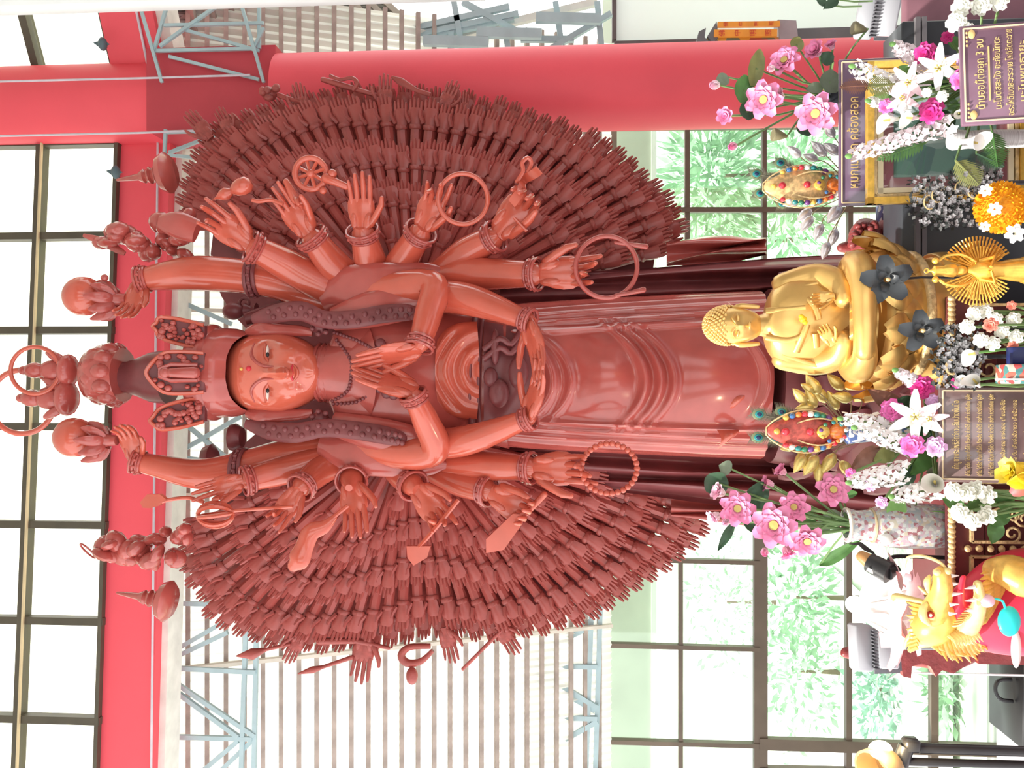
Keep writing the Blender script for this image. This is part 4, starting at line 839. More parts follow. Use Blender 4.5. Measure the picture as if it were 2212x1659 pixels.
for i in range(300):
    t = (i + .5) / 300; ph = math.acos(1 - 1.35 * t); a = i * 2.39996; 
    if math.sin(a) > 0 and (1565 < 1568 - 50 * math.cos(ph)): continue
    R_ = (math.sin(ph) * math.cos(a), math.sin(ph) * math.sin(a), math.cos(ph))
    xx = 1572 - 52 * R_[2]; cur.ell(P(xx, 703 - R_[0] * 41, 2.83 - R_[1] * .066), .0068, 6, 4)
own('hair_curls', cur, GOLD, bud, kind='stuff')
for s in (1, -1):
    own('ear', tubepx(MB(), smooth_path([(1585, 703 + s * 38, 2.82, 4), (1600, 703 + s * 42, 2.81, 6), (1622, 703 + s * 41, 2.81, 5), (1638, 703 + s * 40, 2.81, 4)], 3), 8, flat=.7, round_end=True), GOLD, bh)
    own('eyebrow', MB().tube(pp(smooth_path([(1590, 703 + s * 5, 2.752), (1582, 703 + s * 16, 2.756), (1588, 703 + s * 28, 2.772)], 4)), .0022, 6), GOLD, bh)
    own('eyelid', MB().ell(P(1594, 703 + s * 16, 2.768), (9 * PX(2.8), .006, 3.5 * PX(2.8)), 10, 6), GOLD, bh)
own('lips', MB().ell(P(1620, 703, 2.757), (9 * PX(2.8), .006, 3 * PX(2.8)), 10, 6), GOLD, bh)
own('torso', loft([(1632, 703, 2.85, 22, .05), (1652, 702, 2.85, 27, .06), (1662, 700, 2.86, 62, .08), (1690, 698, 2.87, 92, .105), (1740, 696, 2.88, 104, .12), (1790, 695, 2.88, 104, .12), (1830, 690, 2.88, 100, .12), (1868, 688, 2.88, 104, .13)], 36), GOLD, bud)
rb = MB()
for pts in ([(1655, 672, 2.80, 7), (1700, 668, 2.775, 6), (1740, 664, 2.765, 5)], [(1655, 728, 2.80, 7), (1700, 735, 2.775, 6), (1735, 725, 2.762, 5)], [(1720, 760, 2.79, 8), (1735, 725, 2.755, 7), (1745, 700, 2.745, 6)], [(1735, 640, 2.79, 7), (1760, 660, 2.755, 7), (1770, 690, 2.745, 6)], [(1765, 750, 2.775, 7), (1762, 720, 2.75, 7)], [(1680, 640, 2.81, 5), (1740, 618, 2.80, 5), (1800, 605, 2.80, 6)], [(1690, 765, 2.81, 5), (1750, 785, 2.80, 5), (1800, 795, 2.80, 6)]):
    rb = MB(); tubepx(rb, smooth_path(pts, 4), 8, flat=.6); own('robe_fold', rb, GOLD, bud)
for s, y in ((1, 600), (-1, 785)):
    sl = MB(); tubepx(sl, smooth_path([(1690, 695 - s * 80, 2.86, 24), (1760, 690 - s * 92, 2.84, 28), (1810, 690 - s * 78, 2.78, 28), (1825, 690 - s * 45, 2.74, 22)], 5), 14, round_end=True); own('sleeve', sl, GOLD, bud)
gh = hand_mb(1, (.3, .3, .3, .3), .05).mesh('hand'); gh.materials.append(GOLD); gh2 = hand_mb(1, (.3, .3, .3, .3), .05).xf(Matrix.Diagonal((-1, 1, 1, 1))).mesh('hand'); gh2.materials.append(GOLD)
a, b = P(1800, 640, 2.735), P(1775, 605, 2.735); obj('hand', gh, None, bud, frame(P(1745, 648, 2.73) - P(1800, 640, 2.735), (0, -1, 0), P(1802, 640, 2.735), .10)); obj('hand', gh2, None, bud, frame(P(1765, 690, 2.72) - P(1800, 745, 2.74), (0, -1, .3), P(1800, 745, 2.74), .10))
lg = MB(); tubepx(lg, smooth_path([(1835, 620, 2.84, 34), (1850, 575, 2.78, 34), (1865, 610, 2.68, 28), (1868, 690, 2.65, 24), (1868, 760, 2.66, 20)], 5), 16, round_end=True); own('crossed_leg', lg, GOLD, bud)
lg = MB(); tubepx(lg, smooth_path([(1835, 755, 2.84, 34), (1850, 795, 2.78, 34), (1868, 770, 2.70, 26), (1866, 715, 2.66, 22)], 5), 16, round_end=True); own('crossed_leg', lg, GOLD, bud)
sd_ = MB().grid(lambda u, v: P(1835 + 40 * u, 690 + (v - .5) * 200, 2.70 + .1 * (2 * v - 1) ** 2 - .012 * math.sin(v * 20 + u * 4) - .03 * u), 10, 40); own('lap_robe', sd_, GOLD, bud)
own('lotus_core', loft([(1868, 686, 2.88, 126, .20), (1890, 686, 2.88, 138, .22), (1930, 686, 2.88, 132, .21), (1950, 686, 2.88, 124, .20)], 40), GOLD, bud)
lp = MB().grid(lambda u, v: Vector(((v - .5) * .10 * math.sin(PI * (.2 + .75 * u)) ** .7, .02 * math.sin(PI * u) + .018 * math.cos((v - .5) * PI) + .02 * u * u, u * .11)), 7, 7).mesh('lotus_petal'); lp.materials.append(GOLD)
for ring, (x, r, n, t) in enumerate(((1948, 128, 16, .25), (1918, 140, 16, .15))):
    for k in range(n):
        an = 2 * PI * (k + .5 * ring) / n; c = P(x, 686, 2.88); d = Vector((math.cos(an), math.sin(an) * .98 * .92, 0)); rr_ = r * PX(2.88)
        obj('lotus_petal', lp, None, bud, frame(Vector((0, 0, 1)) + d * (.35 if ring else .2), d, c + d * rr_ * .97))
own('pearl_band', loft([(1948, 686, 2.88, 134, .21), (1952, 686, 2.88, 138, .215), (1962, 686, 2.88, 138, .215), (1966, 686, 2.88, 132, .21)], 40), GILT, bud)
own('seat_base', loft([(1962, 690, 2.88, 124, .20), (2000, 692, 2.88, 128, .20), (2005, 692, 2.88, 140, .21), (2040, 692, 2.88, 142, .21)], 40), GOLD, bud)
KB = 2.52 / 2.9; bud.matrix_basis = Matrix.Translation(EYE + (Vector((gx, BD, zg)) - EYE) * KB) @ Matrix.Scale(KB, 4)
own('yellow_blossom', MB().ell(P(1735, 690, 2.36), .010, 10, 8).ell(P(1731, 684, 2.355), .007, 8, 6).ell(P(1739, 696, 2.355), .007, 8, 6), mat('blossom_yellow', (.9, .62, .02), .5), label='tiny yellow blossom held before the gold figure chest', cat='flower')
# ================================================================== flowers
PET = {}
def petal_mesh(key, w, cup, curl, mt, tip=.5, nu=6, nv=5):
    if key not in PET:
        def f(u, v):
            x = (v - .5) * w * (math.sin(PI * (.09 + u ** .85 * .85)) ** tip); s = (v - .5) * 2
            return Vector((x, cup * math.sin(PI * u * .9) * 1 + cup * .9 * (s * s) * math.sin(PI * u) - curl * u * u * u, u))
        me = MB().grid(f, nu, nv).mesh('petal'); me.materials.append(mt); PET[key] = me
    return PET[key]
PINKP = mat2('pink_petal', (0.92, 0.62, 0.72), (0.86, 0.22, 0.46), rough=.5)
PALEP = mat2('pale_pink_petal', (0.95, 0.86, 0.84), (0.92, 0.48, 0.66), rough=.5)
MAGP = mat2('magenta_petal', (0.75, 0.10, 0.36), (0.62, 0.02, 0.22), rough=.45)
HOTP = mat2('hot_pink_petal', (0.95, 0.55, 0.75), (0.85, 0.12, 0.48), rough=.45)
LILP = mat2('lilac_petal', (0.95, 0.75, 0.92), (0.78, 0.42, 0.75), rough=.45)
WHTP = mat2('white_petal', (0.82, 0.88, 0.68), (0.97, 0.96, 0.95), lo=0, hi=.35, rough=.5)
CRMP = mat2('cream_petal', (0.72, 0.80, 0.50), (0.95, 0.96, 0.86), lo=0, hi=.5, rough=.5)
PLILY = mat2('pink_lily_petal', (0.98, 0.90, 0.90), (0.93, 0.55, 0.66), rough=.5)
GRN = mat('stem_green', (0.16, 0.27, 0.10), .5, var=.2); LEAF = mat('leaf_green', (0.10, 0.24, 0.07), .45, var=.3, scale=20); LEAFD = mat('leaf_dark', (0.045, 0.10, 0.055), .45, var=.3, scale=20); LEAFO = mat('leaf_olive', (0.24, 0.26, 0.09), .5, var=.3, scale=15); LEAFGR = mat('leaf_grey', (0.20, 0.25, 0.17), .6, var=.2, scale=20); LEAFBR = mat('leaf_brown', (0.22, 0.10, 0.07), .4, var=.3, scale=20); LEAFL = mat('leaf_light', (0.20, 0.42, 0.12), .45, var=.25, scale=20)
SEED = mat('seed_yellow', (0.58, 0.46, 0.14), .5)
def petals(par, c, n, r, rings, me, rot=0.0):
    """rings: (count, elevation, length factor, base offset)"""
    n = Vector(n).normalized(); u = n.orthogonal().normalized(); w = n.cross(u)
    for j, (k, el, lf, off) in enumerate(rings):
        for i in range(k):
            a = 2 * PI * (i + .5 * (j % 2)) / k + rot; d = u * math.cos(a) + w * math.sin(a); ce, se = math.cos(el), math.sin(el)
            z = d * ce + n * se; y = n * ce - d * se
            obj('petal', me, None, par, frame(z, y, c + d * off * r - n * .1 * r, r * lf))
LOT = [(7, .30, .95, .14), (8, .72, .85, .14), (7, 1.05, .68, .16), (5, 1.3, .5, .18)]
BUDR = [(5, 1.35, 1.25, .14), (5, 1.45, 1.3, .08)]
HALF = [(6, .85, 1.1, .12), (6, 1.15, 1.05, .1), (5, 1.35, .95, .08)]
ROSE = [(6, .35, .85, .10), (6, .75, .8, .14), (5, 1.1, .75, .14), (4, 1.35, .7, .08)]
LILY = [(3, .35, 1.25, .05), (3, .45, 1.2, .05)]
def bloom(kind, x, y, D, rpx, label, face=None, base=None, group=None, col=None, name=None, stem=GRN, par=None):
    c = P(x, y, D); r = rpx * PX(D); n = Vector(face) if face else (EYE - c).normalized() + Vector((0, 0, .25))
    nm, cat = {'lotus': ('lotus_flower', 'flower'), 'bud': ('lotus_bud', 'flower bud'), 'half': ('lotus_flower', 'flower'), 'rose': ('rose', 'flower'), 'lily': ('lily', 'flower'), 'calla': ('calla_lily', 'flower')}[kind]
    base = Vector(base) if base is not None else c - Vector((0, 0, .2))
    t = thing(name or nm, base, label, cat, group)
    if kind in ('lotus', 'half', 'bud'):
        me = petal_mesh(('lotus', col or 'p'), .82, .20, -.02, {'p': PINKP, 'w': PALEP, 'y': MATS.get('yellow_bud')}[col or 'p'], .6)
        petals(t, c, n, r, {'lotus': LOT, 'bud': BUDR, 'half': HALF}[kind], me, random.random())
        if kind == 'lotus': own('seed_pod', MB().lathe([(0, -.05 * r), (.14 * r, .0), (.21 * r, .3 * r), (.21 * r, .38 * r), (0, .40 * r)], 12, frame(n, None, c)), SEED, t)
    elif kind == 'rose':
        me = petal_mesh(('rose', col or 'm'), .95, .22, .10, {'m': MAGP, 'h': HOTP, 'l': LILP, 'c': CRMP}[col or 'm'], .35)
        petals(t, c, n, r * 1.05, ROSE, me, random.random())
    elif kind == 'lily':
        me = petal_mesh(('lily', col or 'w'), .40, .06, .25, {'w': WHTP, 'p': PLILY}[col or 'w'], .7)
        petals(t, c, n, r, LILY, me, random.random())
        st = MB(); nn = n.normalized(); uu = nn.orthogonal().normalized()
        for k in range(5): d = Quaternion(nn, k * 1.26) @ uu; st.tube([c, c + nn * r * .45 + d * r * .15], .0012, 5).ell(c + nn * r * .46 + d * r * .15, .003, 6, 4)
        own('stamens', st, SEED, t)
    elif kind == 'calla':
        nn = n.normalized(); M = frame(nn, None, c)
        def f(u, v):
            a = 2 * PI * v; rad = r * (.12 + .55 * u ** 1.6) * (1 + .35 * u * math.cos(a)); return M @ Vector((rad * math.cos(a), rad * math.sin(a), r * (u * 1.3 + .5 * u * max(0, math.cos(a)) ** 2) - .4 * r))
        own('spathe', MB().grid(f, 10, 18, cv=True), WHTP if col != 'y' else mat('calla_cream', (.95, .94, .85), .5), t)
        own('spadix', MB().tube([c, c + nn * r * .8], r * .09, 7, round_end=True), SEED, t)
    mid = (c + base) / 2 + Vector((random.uniform(-.02, .02), .01, 0)); s_ = MB(); s_.tube([c - n.normalized() * r * .12, c * .7 + mid * .3, mid, base], .0035 if kind != 'lotus' else .0045, 6); own('stem', s_, stem, t)
    return t
def leaf(x, y, D, lpx, wpx, ang, label, mt=LEAF, base=None, shape='leaf', tilt=.3, group=None, nm='leaf'):
    """ang: direction in the picture plane, 0 = up in the room, + = to the right"""
    c = P(x, y, D); L_ = lpx * PX(D); W_ = wpx * PX(D); z = Vector((math.sin(ang), -tilt, math.cos(ang))).normalized(); M = frame(z, (0, -1, .2), c - z * L_ / 2)
    base = Vector(base) if base is not None else M @ Vector((0, 0, 0)) - Vector((0, -.02, .12))
    t = thing('leaf' if nm == 'leaf' else nm, base, label, 'leaf', group)
    if shape == 'round':
        mb = MB().grid(lambda u, v: M @ Vector((W_ * .5 * u * math.cos(2 * PI * v) * (1 + .05 * math.sin(v * 30)), .12 * L_ * u * u + .03 * L_ * math.sin(v * 18) * u, L_ * .5 + L_ * .5 * u * math.sin(2 * PI * v))), 6, 22, cv=True)
    elif shape == 'fern':
        mb = MB()
        for k in range(15):
            f = .06 + .94 * k / 15; p = M @ Vector((0, -.1 * L_ * f * f, L_ * f)); w = W_ * .5 * math.sin(PI * (.18 + .8 * f))
            for s in (-1, 1):
                dz = (M.to_3x3() @ Vector((s * 1, -.1, .55))).normalized(); q = M.to_3x3() @ Vector((0, 0, 1)); mb.add([p - q * L_ * .022, p + dz * w * .6 - q * L_ * .03, p + dz * w * 1.1, p + dz * w * .55 + q * L_ * .032, p + q * L_ * .022], [(0, 1, 2, 3, 4)])
        mb.tube([M @ Vector((0, -.1 * L_ * f * f, L_ * f)) for f in (0, .3, .6, 1)], [.003, .0025, .002, .001], 5)
    else:
        mb = MB().grid(lambda u, v: M @ Vector(((v - .5) * W_ * math.sin(PI * min(1, u ** .75)) ** .8, (.05 * L_ * abs(v - .5) * 2 - .15 * L_ * u * u) + .012 * L_ * math.sin(u * 16), L_ * u)), 10, 7)
    b_ = own('blade', mb, mt, t)
    own('stalk', MB().tube([M @ Vector((0, 0, L_ * (.5 if shape == 'round' else 0))), (M @ Vector((0, 0, 0)) + base) / 2 + Vector((0, .01, 0)), base], .003, 5), GRN, t)
    return t
def stock(x0, y0, x1, y1, D, wpx, label, base=None, col='w', n=None):
    """a spike of many small frilly florets from its foot (x0, y0) to its tip (x1, y1)"""
    a, b = P(x0, y0, D), P(x1, y1, D - .02); r_ = random.Random(int(x0 + y0)); base = Vector(base) if base is not None else a - Vector((0, 0, .1))
    t = thing('stock_flower_spike', base, label, 'flower'); mb = MB(); L_ = (b - a).length; W_ = wpx * PX(D) / 2; n = n or int(30 + L_ * 320); ax = (b - a).normalized(); u = ax.orthogonal().normalized(); w = ax.cross(u)
    for k in range(n):
        f = (k + .5) / n; an = k * 2.4; d = u * math.cos(an) + w * math.sin(an); rad = W_ * (1 - .45 * f) * r_.uniform(.7, 1.1); c = a + ax * L_ * f + d * rad; s = .010 * r_.uniform(.8, 1.2) * (1 - .3 * f)
        nn = (d + ax * .3 + Vector((r_.uniform(-.4, .4), r_.uniform(-.4, .4), r_.uniform(-.4, .4)))).normalized(); uu = nn.orthogonal().normalized(); ww = nn.cross(uu)
        for q in range(5):
            t0 = q * 1.2566 + k; dd = uu * math.cos(t0) + ww * math.sin(t0); ee = uu * math.cos(t0 + .63) + ww * math.sin(t0 + .63); ff = uu * math.cos(t0 - .63) + ww * math.sin(t0 - .63)
            mb.add([c - nn * s * .2, c + ff * s * .8 + nn * s * .2, c + dd * s * 1.25 + nn * s * .05, c + ee * s * .8 + nn * s * .2], [(0, 1, 2, 3)])
    own('florets', mb, {'w': mat('floret_white', (.95, .92, .92), .6, var=.05, scale=60), 'p': mat('floret_pink', (.96, .82, .86), .6, var=.08, scale=60)}[col], t, kind='stuff')
    own('stem', MB().tube([b, a, base], [.0015, .003, .003], 6), GRN, t); own('tip_leaf', MB().ell(b + ax * .006, (.007, .004, .009), 8, 6), LEAFL, t)
    return t
# ---------------- right bouquet of lotus in front of the pillar, in a vase behind the framed picture
RV = Vector((P(1900, 205, 2.76).x, 2.76, 1.60))
vz = thing('flower_vase', RV, 'dark glazed vase of the lotus bouquet, half hidden behind the framed picture', 'vase'); own('vase_body', MB().lathe([(.05, 0), (.075, .05), (.07, .12), (.035, .17), (.045, .20)], 20, Matrix.Translation(RV)), BLACKL, vz)
RVm = RV + Vector((0, 0, .19))
def rl(*a, **k): k.setdefault('base', RVm + Vector((random.uniform(-.02, .02), random.uniform(-.02, .02), 0))); return bloom(*a, **k)
rl('lotus', 1652, 215, 2.60, 40, 'large open pink lotus with yellow centre, middle of the bouquet by the pillar'); rl('lotus', 1765, 245, 2.52, 44, 'largest open pink lotus, lowest in the bouquet by the pillar'); rl('half', 1570, 250, 2.62, 24, 'small pink lotus at the left of the bouquet by the pillar, above the green leaf', face=(-.3, -1, .5))
rl('bud', 1553, 184, 2.62, 17, 'pale pink lotus bud highest in the bouquet by the pillar', face=(0, -.15, 1), col='w'); rl('lotus', 1697, 135, 2.60, 34, 'pink many-petalled lotus at the right of the bouquet by the pillar', face=(.3, -1, .6)); rl('bud', 1672, 148, 2.58, 13, 'small pale bud beside the many-petalled lotus by the pillar', face=(-.1, -.3, 1), col='w')
rl('half', 1768, 115, 2.62, 28, 'pink half-open lotus at the right edge of the pillar', face=(.2, -.8, .8)); rl('half', 1798, 104, 2.64, 17, 'small pink lotus rightmost in the bouquet by the pillar', face=(.6, -.6, .5)); rl('half', 1690, 210, 2.63, 22, 'pale pink lotus tucked under the large open one by the pillar', face=(.2, -.6, .9), col='w'); rl('bud', 1590, 314, 2.62, 15, 'pink lotus bud leaning left over the green window panes', face=(-.3, -.2, 1))
for x, y, lab in ((1853, 62, 'brown lotus seed head standing before the white wall'), (1680, 292, 'brown lotus seed head at the left edge of the pillar')):
    t = thing('lotus_seed_head', RVm, lab, 'seed head'); c = P(x, y, 2.62); own('pod', MB().lathe([(.004, -.03), (.012, -.012), (.02, .012), (.018, .016), (0, .017)], 12, frame(Vector((.1, -.2, 1)), None, c)), mat('pod_brown', (.20, .18, .10), .6), t); own('stem', MB().tube(smooth_path([tuple(c - Vector((0, 0, .03))), tuple((c + RVm) / 2 + Vector((.02, 0, -.01))), tuple(RVm)], 4), .003, 6), GRN, t)
for x, y, l, w, an, sh, m, lab in ((1632, 148, 36, 78, .2, 'round', LEAFO, 'olive lotus leaf with upright rim right of the bouquet top'), (1560, 172, 32, 30, -.4, 'leaf', LEAFGR, 'grey-green folded leaf beside the highest bud by the pillar'), (1606, 195, 46, 60, .1, 'round', LEAF, 'green lotus leaf behind the large open lotus by the pillar'), (1612, 242, 34, 40, -.3, 'round', LEAFD, 'dark green lotus leaf below left of the large open lotus'), (1738, 278, 42, 40, -.5, 'round', LEAFD, 'dark lotus leaf left of the lowest big lotus by the pillar'), (1720, 96, 32, 30, .3, 'round', LEAFO, 'dark olive leaf at the pillar edge above the half-open lotus'), (1792, 178, 52, 48, .1, 'round', LEAFGR, 'grey-green lotus leaf at the foot of the bouquet by the pillar'), (1760, 190, 40, 26, -.2, 'leaf', LEAFGR, 'narrow grey leaf between the stems by the pillar'), (1785, 125, 36, 30, .4, 'leaf', LEAFD, 'dark leaf under the half-open lotus at the pillar edge')):
    leaf(x, y, 2.64, l, w, an, lab, m, RVm, sh)
# ---------------- left bouquet of lotus in a painted porcelain vase
LV = Vector((P(1950, 1138, 2.38).x, 2.40, ZT))
PORC = patt_mat('painted_porcelain', [(.50, .54, .53), (.44, .34, .40), (.36, .43, .47), (.50, .47, .38), (.34, .15, .17), (.62, .62, .62), (.40, .42, .44)], 120)
pv = thing('porcelain_vase', LV, 'painted porcelain vase with flower pattern holding the left lotus bouquet', 'vase')
own('vase_body', MB().lathe([(.044, 0), (.050, .01), (.060, .08), (.063, .16), (.058, .21), (.050, .235)], 28, Matrix.Translation(LV)), PORC, pv); own('vase_neck', MB().lathe([(.050, .235), (.042, .25), (.040, .285), (.046, .305), (.046, .315), (.036, .315), (.034, .26)], 28, Matrix.Translation(LV)), PORC, pv)
own('vase_rim', MB().torus(LV + Vector((0, 0, .312)), .045, .004, (0, 0, 1), 28, 6), mat('rim_cream', (.75, .75, .66), .3), pv); own('vase_ring', MB().torus(LV + Vector((0, 0, .245)), .044, .004, (0, 0, 1), 28, 6), mat('ring_ochre', (.45, .36, .22), .4), pv)
med = MB(); med.ell(P(1915, 1165, 2.345), (.016, .008, .018), 12, 8); own('white_medallion', med, WHITEP, pv); own('white_medallion', MB().ell(P(1972, 1162, 2.345), (.013, .008, .013), 12, 8), WHITEP, pv)
LVm = LV + Vector((0, 0, .30))
def ll(*a, **k): k.setdefault('base', LVm + Vector((random.uniform(-.015, .015), random.uniform(-.015, .015), 0))); return bloom(*a, **k)
ll('lotus', 1592, 1098, 2.45, 38, 'open pink lotus with wide outer petals, highest of the left bouquet', face=(.1, -1, .1)); ll('half', 1562, 1066, 2.47, 25, 'pale pink lotus right above the highest open lotus at the left', face=(.4, -.5, 1), col='w'); ll('half', 1552, 1112, 2.46, 24, 'pale lotus at the top left tip of the left bouquet', face=(-.5, -.5, 1), col='w'); ll('bud', 1572, 1125, 2.44, 14, 'small cream and pink bud beside the highest open lotus at the left', face=(-.2, -.5, .5), col='w')
ll('lotus', 1675, 1135, 2.40, 48, 'largest pink lotus with yellow centre in the left bouquet'); ll('lotus', 1718, 1095, 2.42, 33, 'pink lotus just right of the largest one in the left bouquet'); ll('lotus', 1742, 1163, 2.40, 38, 'pink lotus hanging lowest left in the left bouquet', face=(-.4, -1, .1)); ll('lotus', 1798, 1058, 2.44, 36, 'pink lotus nearest the gold buds in the left bouquet', face=(.2, -1, .1))
ll('half', 1668, 1048, 2.48, 24, 'pink lotus seen from the side before the red robe', face=(.2, -.1, 1)); ll('half', 1695, 1022, 2.48, 20, 'small pink lotus rightmost in the left bouquet', face=(.6, -.2, .8)); ll('half', 1697, 1183, 2.42, 24, 'frilly pink lotus left of the largest one, over the window', face=(-.7, -.5, -.2)); ll('bud', 1652, 1185, 2.43, 14, 'round pink bud leftmost in the left bouquet', face=(-.9, -.3, .1))
for x, y, l, w, an, sh, m, lab in ((1545, 1042, 56, 52, .6, 'round', LEAFD, 'dark lotus leaf top right in the left bouquet'), (1567, 1010, 30, 34, .3, 'leaf', LEAFGR, 'pale green folded leaf highest right of the left bouquet'), (1568, 1160, 70, 20, -1.0, 'leaf', LEAFD, 'dark rolled leaf pointing left from the left bouquet'), (1632, 1072, 52, 70, .4, 'round', LEAFD, 'large dark lotus leaf behind the stems of the left bouquet'), (1620, 1130, 30, 40, -.4, 'round', LEAFD, 'small dark leaf under the highest open lotus at the left'), (1795, 1120, 50, 42, .1, 'round', LEAFGR, 'grey-green lotus leaf at the vase mouth of the left bouquet'), (1772, 1138, 50, 30, .0, 'leaf', LEAFGR, 'narrow grey leaf left of the round one at the left vase mouth'), (1815, 1195, 100, 26, 2.5, 'leaf', LEAF, 'long green leaf drooping left of the porcelain vase'), (1740, 1120, 40, 60, -.2, 'round', LEAF, 'green lotus leaf in the middle of the left bouquet'), (1820, 1070, 26, 60, 1.2, 'leaf', LEAF, 'green leaf pointing right above the porcelain vase')):
    leaf(x, y, 2.48, l, w, an, lab, m, LVm, sh)
# ================================================================== signs, picture, small ornaments
PURP = mat('sign_purple', (0.20, 0.11, 0.16), .25, var=.12, scale=12); BRWN = mat('sign_brown', (0.22, 0.15, 0.15), .12, var=.1, scale=10, coat=.6); LET = mat('gold_lettering', (0.85, 0.62, 0.26), .4, metal=.2); CREAM = mat('cream_line', (0.92, 0.74, 0.48), .4)
def board_sign(name, label, x0, x1, xt, D, zb_, m, tilt, yaw=0.0, th=.012, edge=.008):
    """upright board: y pixels x0 (left) to x1 (right) at top row xt; zb_ is where its foot stands"""
    a, b = P(xt, x0, D), P(xt, x1, D); W_ = (b - a).length; H_ = (a.z - zb_) / math.cos(tilt)
    M = Matrix.Translation(Vector(((a.x + b.x) / 2, D, zb_))) @ Matrix.Rotation(yaw, 4, 'Z') @ Matrix.Rotation(-tilt, 4, 'X')
    t = thing(name, M.translation, label, 'sign')
    obj('board', MB().box((0, th / 2, H_ / 2), (W_, th, H_), bev=.0015), m, t, M)
    k = edge
    for i, (p, q) in enumerate((((-W_ / 2 + k, k), (W_ / 2 - k, k)), ((-W_ / 2 + k, H_ - k), (W_ / 2 - k, H_ - k)), ((-W_ / 2 + k, k), (-W_ / 2 + k, H_ - k)), ((W_ / 2 - k, k), (W_ / 2 - k, H_ - k)))):
        obj('gold_border', MB().bar((p[0], -.001, p[1]), (q[0], -.001, q[1]), .0032, .002), CREAM, t, M)
    return t, M, W_, H_
def write(t, M, body, x, z, size, m=LET, width=None, align='CENTER'):
    me = text_mesh(body, size, align); 
    if width:
        xs = [v.co.x for v in me.vertices]; w = max(xs) - min(xs) if xs else 1; k = width / w
        for v in me.vertices: v.co.x *= k
    me.materials.append(m); return obj('lettering', me, None, t, M @ Matrix.Translation((x, -.0012, z)) @ Matrix.Rotation(PI / 2, 4, 'X'))
t, M, W_, H_ = board_sign('prayer_sign', 'brown framed sign with many lines of gold Thai lettering, leaning in the centre', 1044, 837, 2041, 2.2, ZS, BRWN, .10)
write(t, M, 'คำบูชาพระโพธิสัตว์กวนอิมปางพันมือ', 0, H_ - .040, .022, LET, W_ * .72)
for k in range(8): write(t, M, ('นำโม ไต๋ชื้อ ไต๋ปุย กิ้วโค่ว กิ้วหลั่ง ก๋วงไต๋ เล่งก้ำ ก๋วงซื่ออิม ผู่สัก', 'ตั่งจี้ตอ งัน เคียล่อฮ้วกตอ เคียฮ้วกตอ', 'หล่อเคียฮ้วกตอ ซาผ่อออ เทียงล้อซิ้ง')[0 if k < 3 else 1 + k % 2], 0, H_ - .068 - k * .027, .014, LET, W_ * (.86 if k < 3 else .74))
t, M, W_, H_ = board_sign('prayer_sign', 'purple sign with gold border and Thai lettering at the right, half out of the picture', 258, 34, 2094, 2.0, ZS, PURP, .12, yaw=.06)
write(t, M, 'น้ำมออนี้ต่ออุก 3 จบ', .0, H_ - .042, .024, LET, W_ * .70); write(t, M, 'นะโมตัสสะนัง อะภัยนัทตะ', .0, H_ - .078, .020, LET, W_ * .72); write(t, M, 'อะระโหติเมตสะวะระวาย โหติสัตตะวาย', 0, H_ - .104, .019, LET, W_ * .86); write(t, M, 'นะโมพุทธายะ', 0, H_ - .13, .019, LET, W_ * .6)
obj('underline', MB().bar((-W_ * .27, -.001, H_ - .06), (W_ * .27, -.001, H_ - .06), .003, .002), LET, t, M)
for s in (-1, 1):
    o = MB(); o.ell((s * (W_ / 2 - .022), -.001, H_ - .025), (.011, .002, .008), 10, 6)
    for k in range(4): o.ell((s * (W_ / 2 - .018 - k * .010), -.001, H_ - .0145), (.0034, .002, .0025), 8, 5)
    obj('corner_ornament', o, LET, t, M)
t, M, W_, H_ = board_sign('picture_sign', 'purple glass-fronted sign with gold letters behind the gilt framed picture', 441, 122, 1818, 2.52, ZS, mat('sign_violet', (0.16, 0.10, 0.17), .06, var=.2, scale=6, coat=.8), .05)
write(t, M, 'หมกเม ยูก คช้องสอค', -.03, H_ - .042, .038, LET, W_ * .62)
# gilt frame with portrait print behind glass
FD = 2.46; a, b = P(1878, 438, FD), P(1878, 130, FD); W_ = (b - a).length; H_ = (a.z - ZS) / math.cos(.06); M = Matrix.Translation(Vector(((a.x + b.x) / 2, FD, ZS))) @ Matrix.Rotation(-.06, 4, 'X')
t = thing('framed_picture', M.translation, 'gilt framed picture with pink mount and dark green print behind the flowers', 'picture')
for nm, w_, off, dep, m in (('frame_moulding', .018, .009, .026, GOLDB), ('frame_moulding', .008, .024, .018, GILT), ('inner_slip', .014, .038, .014, mat('slip_cream', (.85, .74, .50), .4, metal=.2))):
    q = off
    for p0, p1 in (((-W_ / 2, q), (W_ / 2, q)), ((-W_ / 2, H_ - q), (W_ / 2, H_ - q)), ((-W_ / 2 + q, 0), (-W_ / 2 + q, H_)), ((W_ / 2 - q, 0), (W_ / 2 - q, H_))):
        obj(nm, MB().bar((p0[0], -dep / 2 + .01, p0[1]), (p1[0], -dep / 2 + .01, p1[1]), w_, dep), m, t, M)
obj('backing', MB().box((0, .012, H_ / 2), (W_ - .02, .006, H_ - .02)), TBR, t, M)
obj('mount', MB().box((0, .006, H_ / 2), (W_ - .08, .003, H_ - .08)), mat('mount_pink', (.42, .14, .17), .6), t, M)
obj('print', MB().box((0, .003, H_ / 2), (W_ - .15, .003, H_ - .15)), patt_mat('print_green', [(.10, .20, .18), (.13, .24, .20), (.09, .17, .16), (.22, .30, .28)], 16, .5), t, M)
obj('glass_pane', MB().box((0, -.002, H_ / 2), (W_ - .08, .002, H_ - .08)), glass_mat('picture_glass', (.95, .97, .97), .10), t, M)
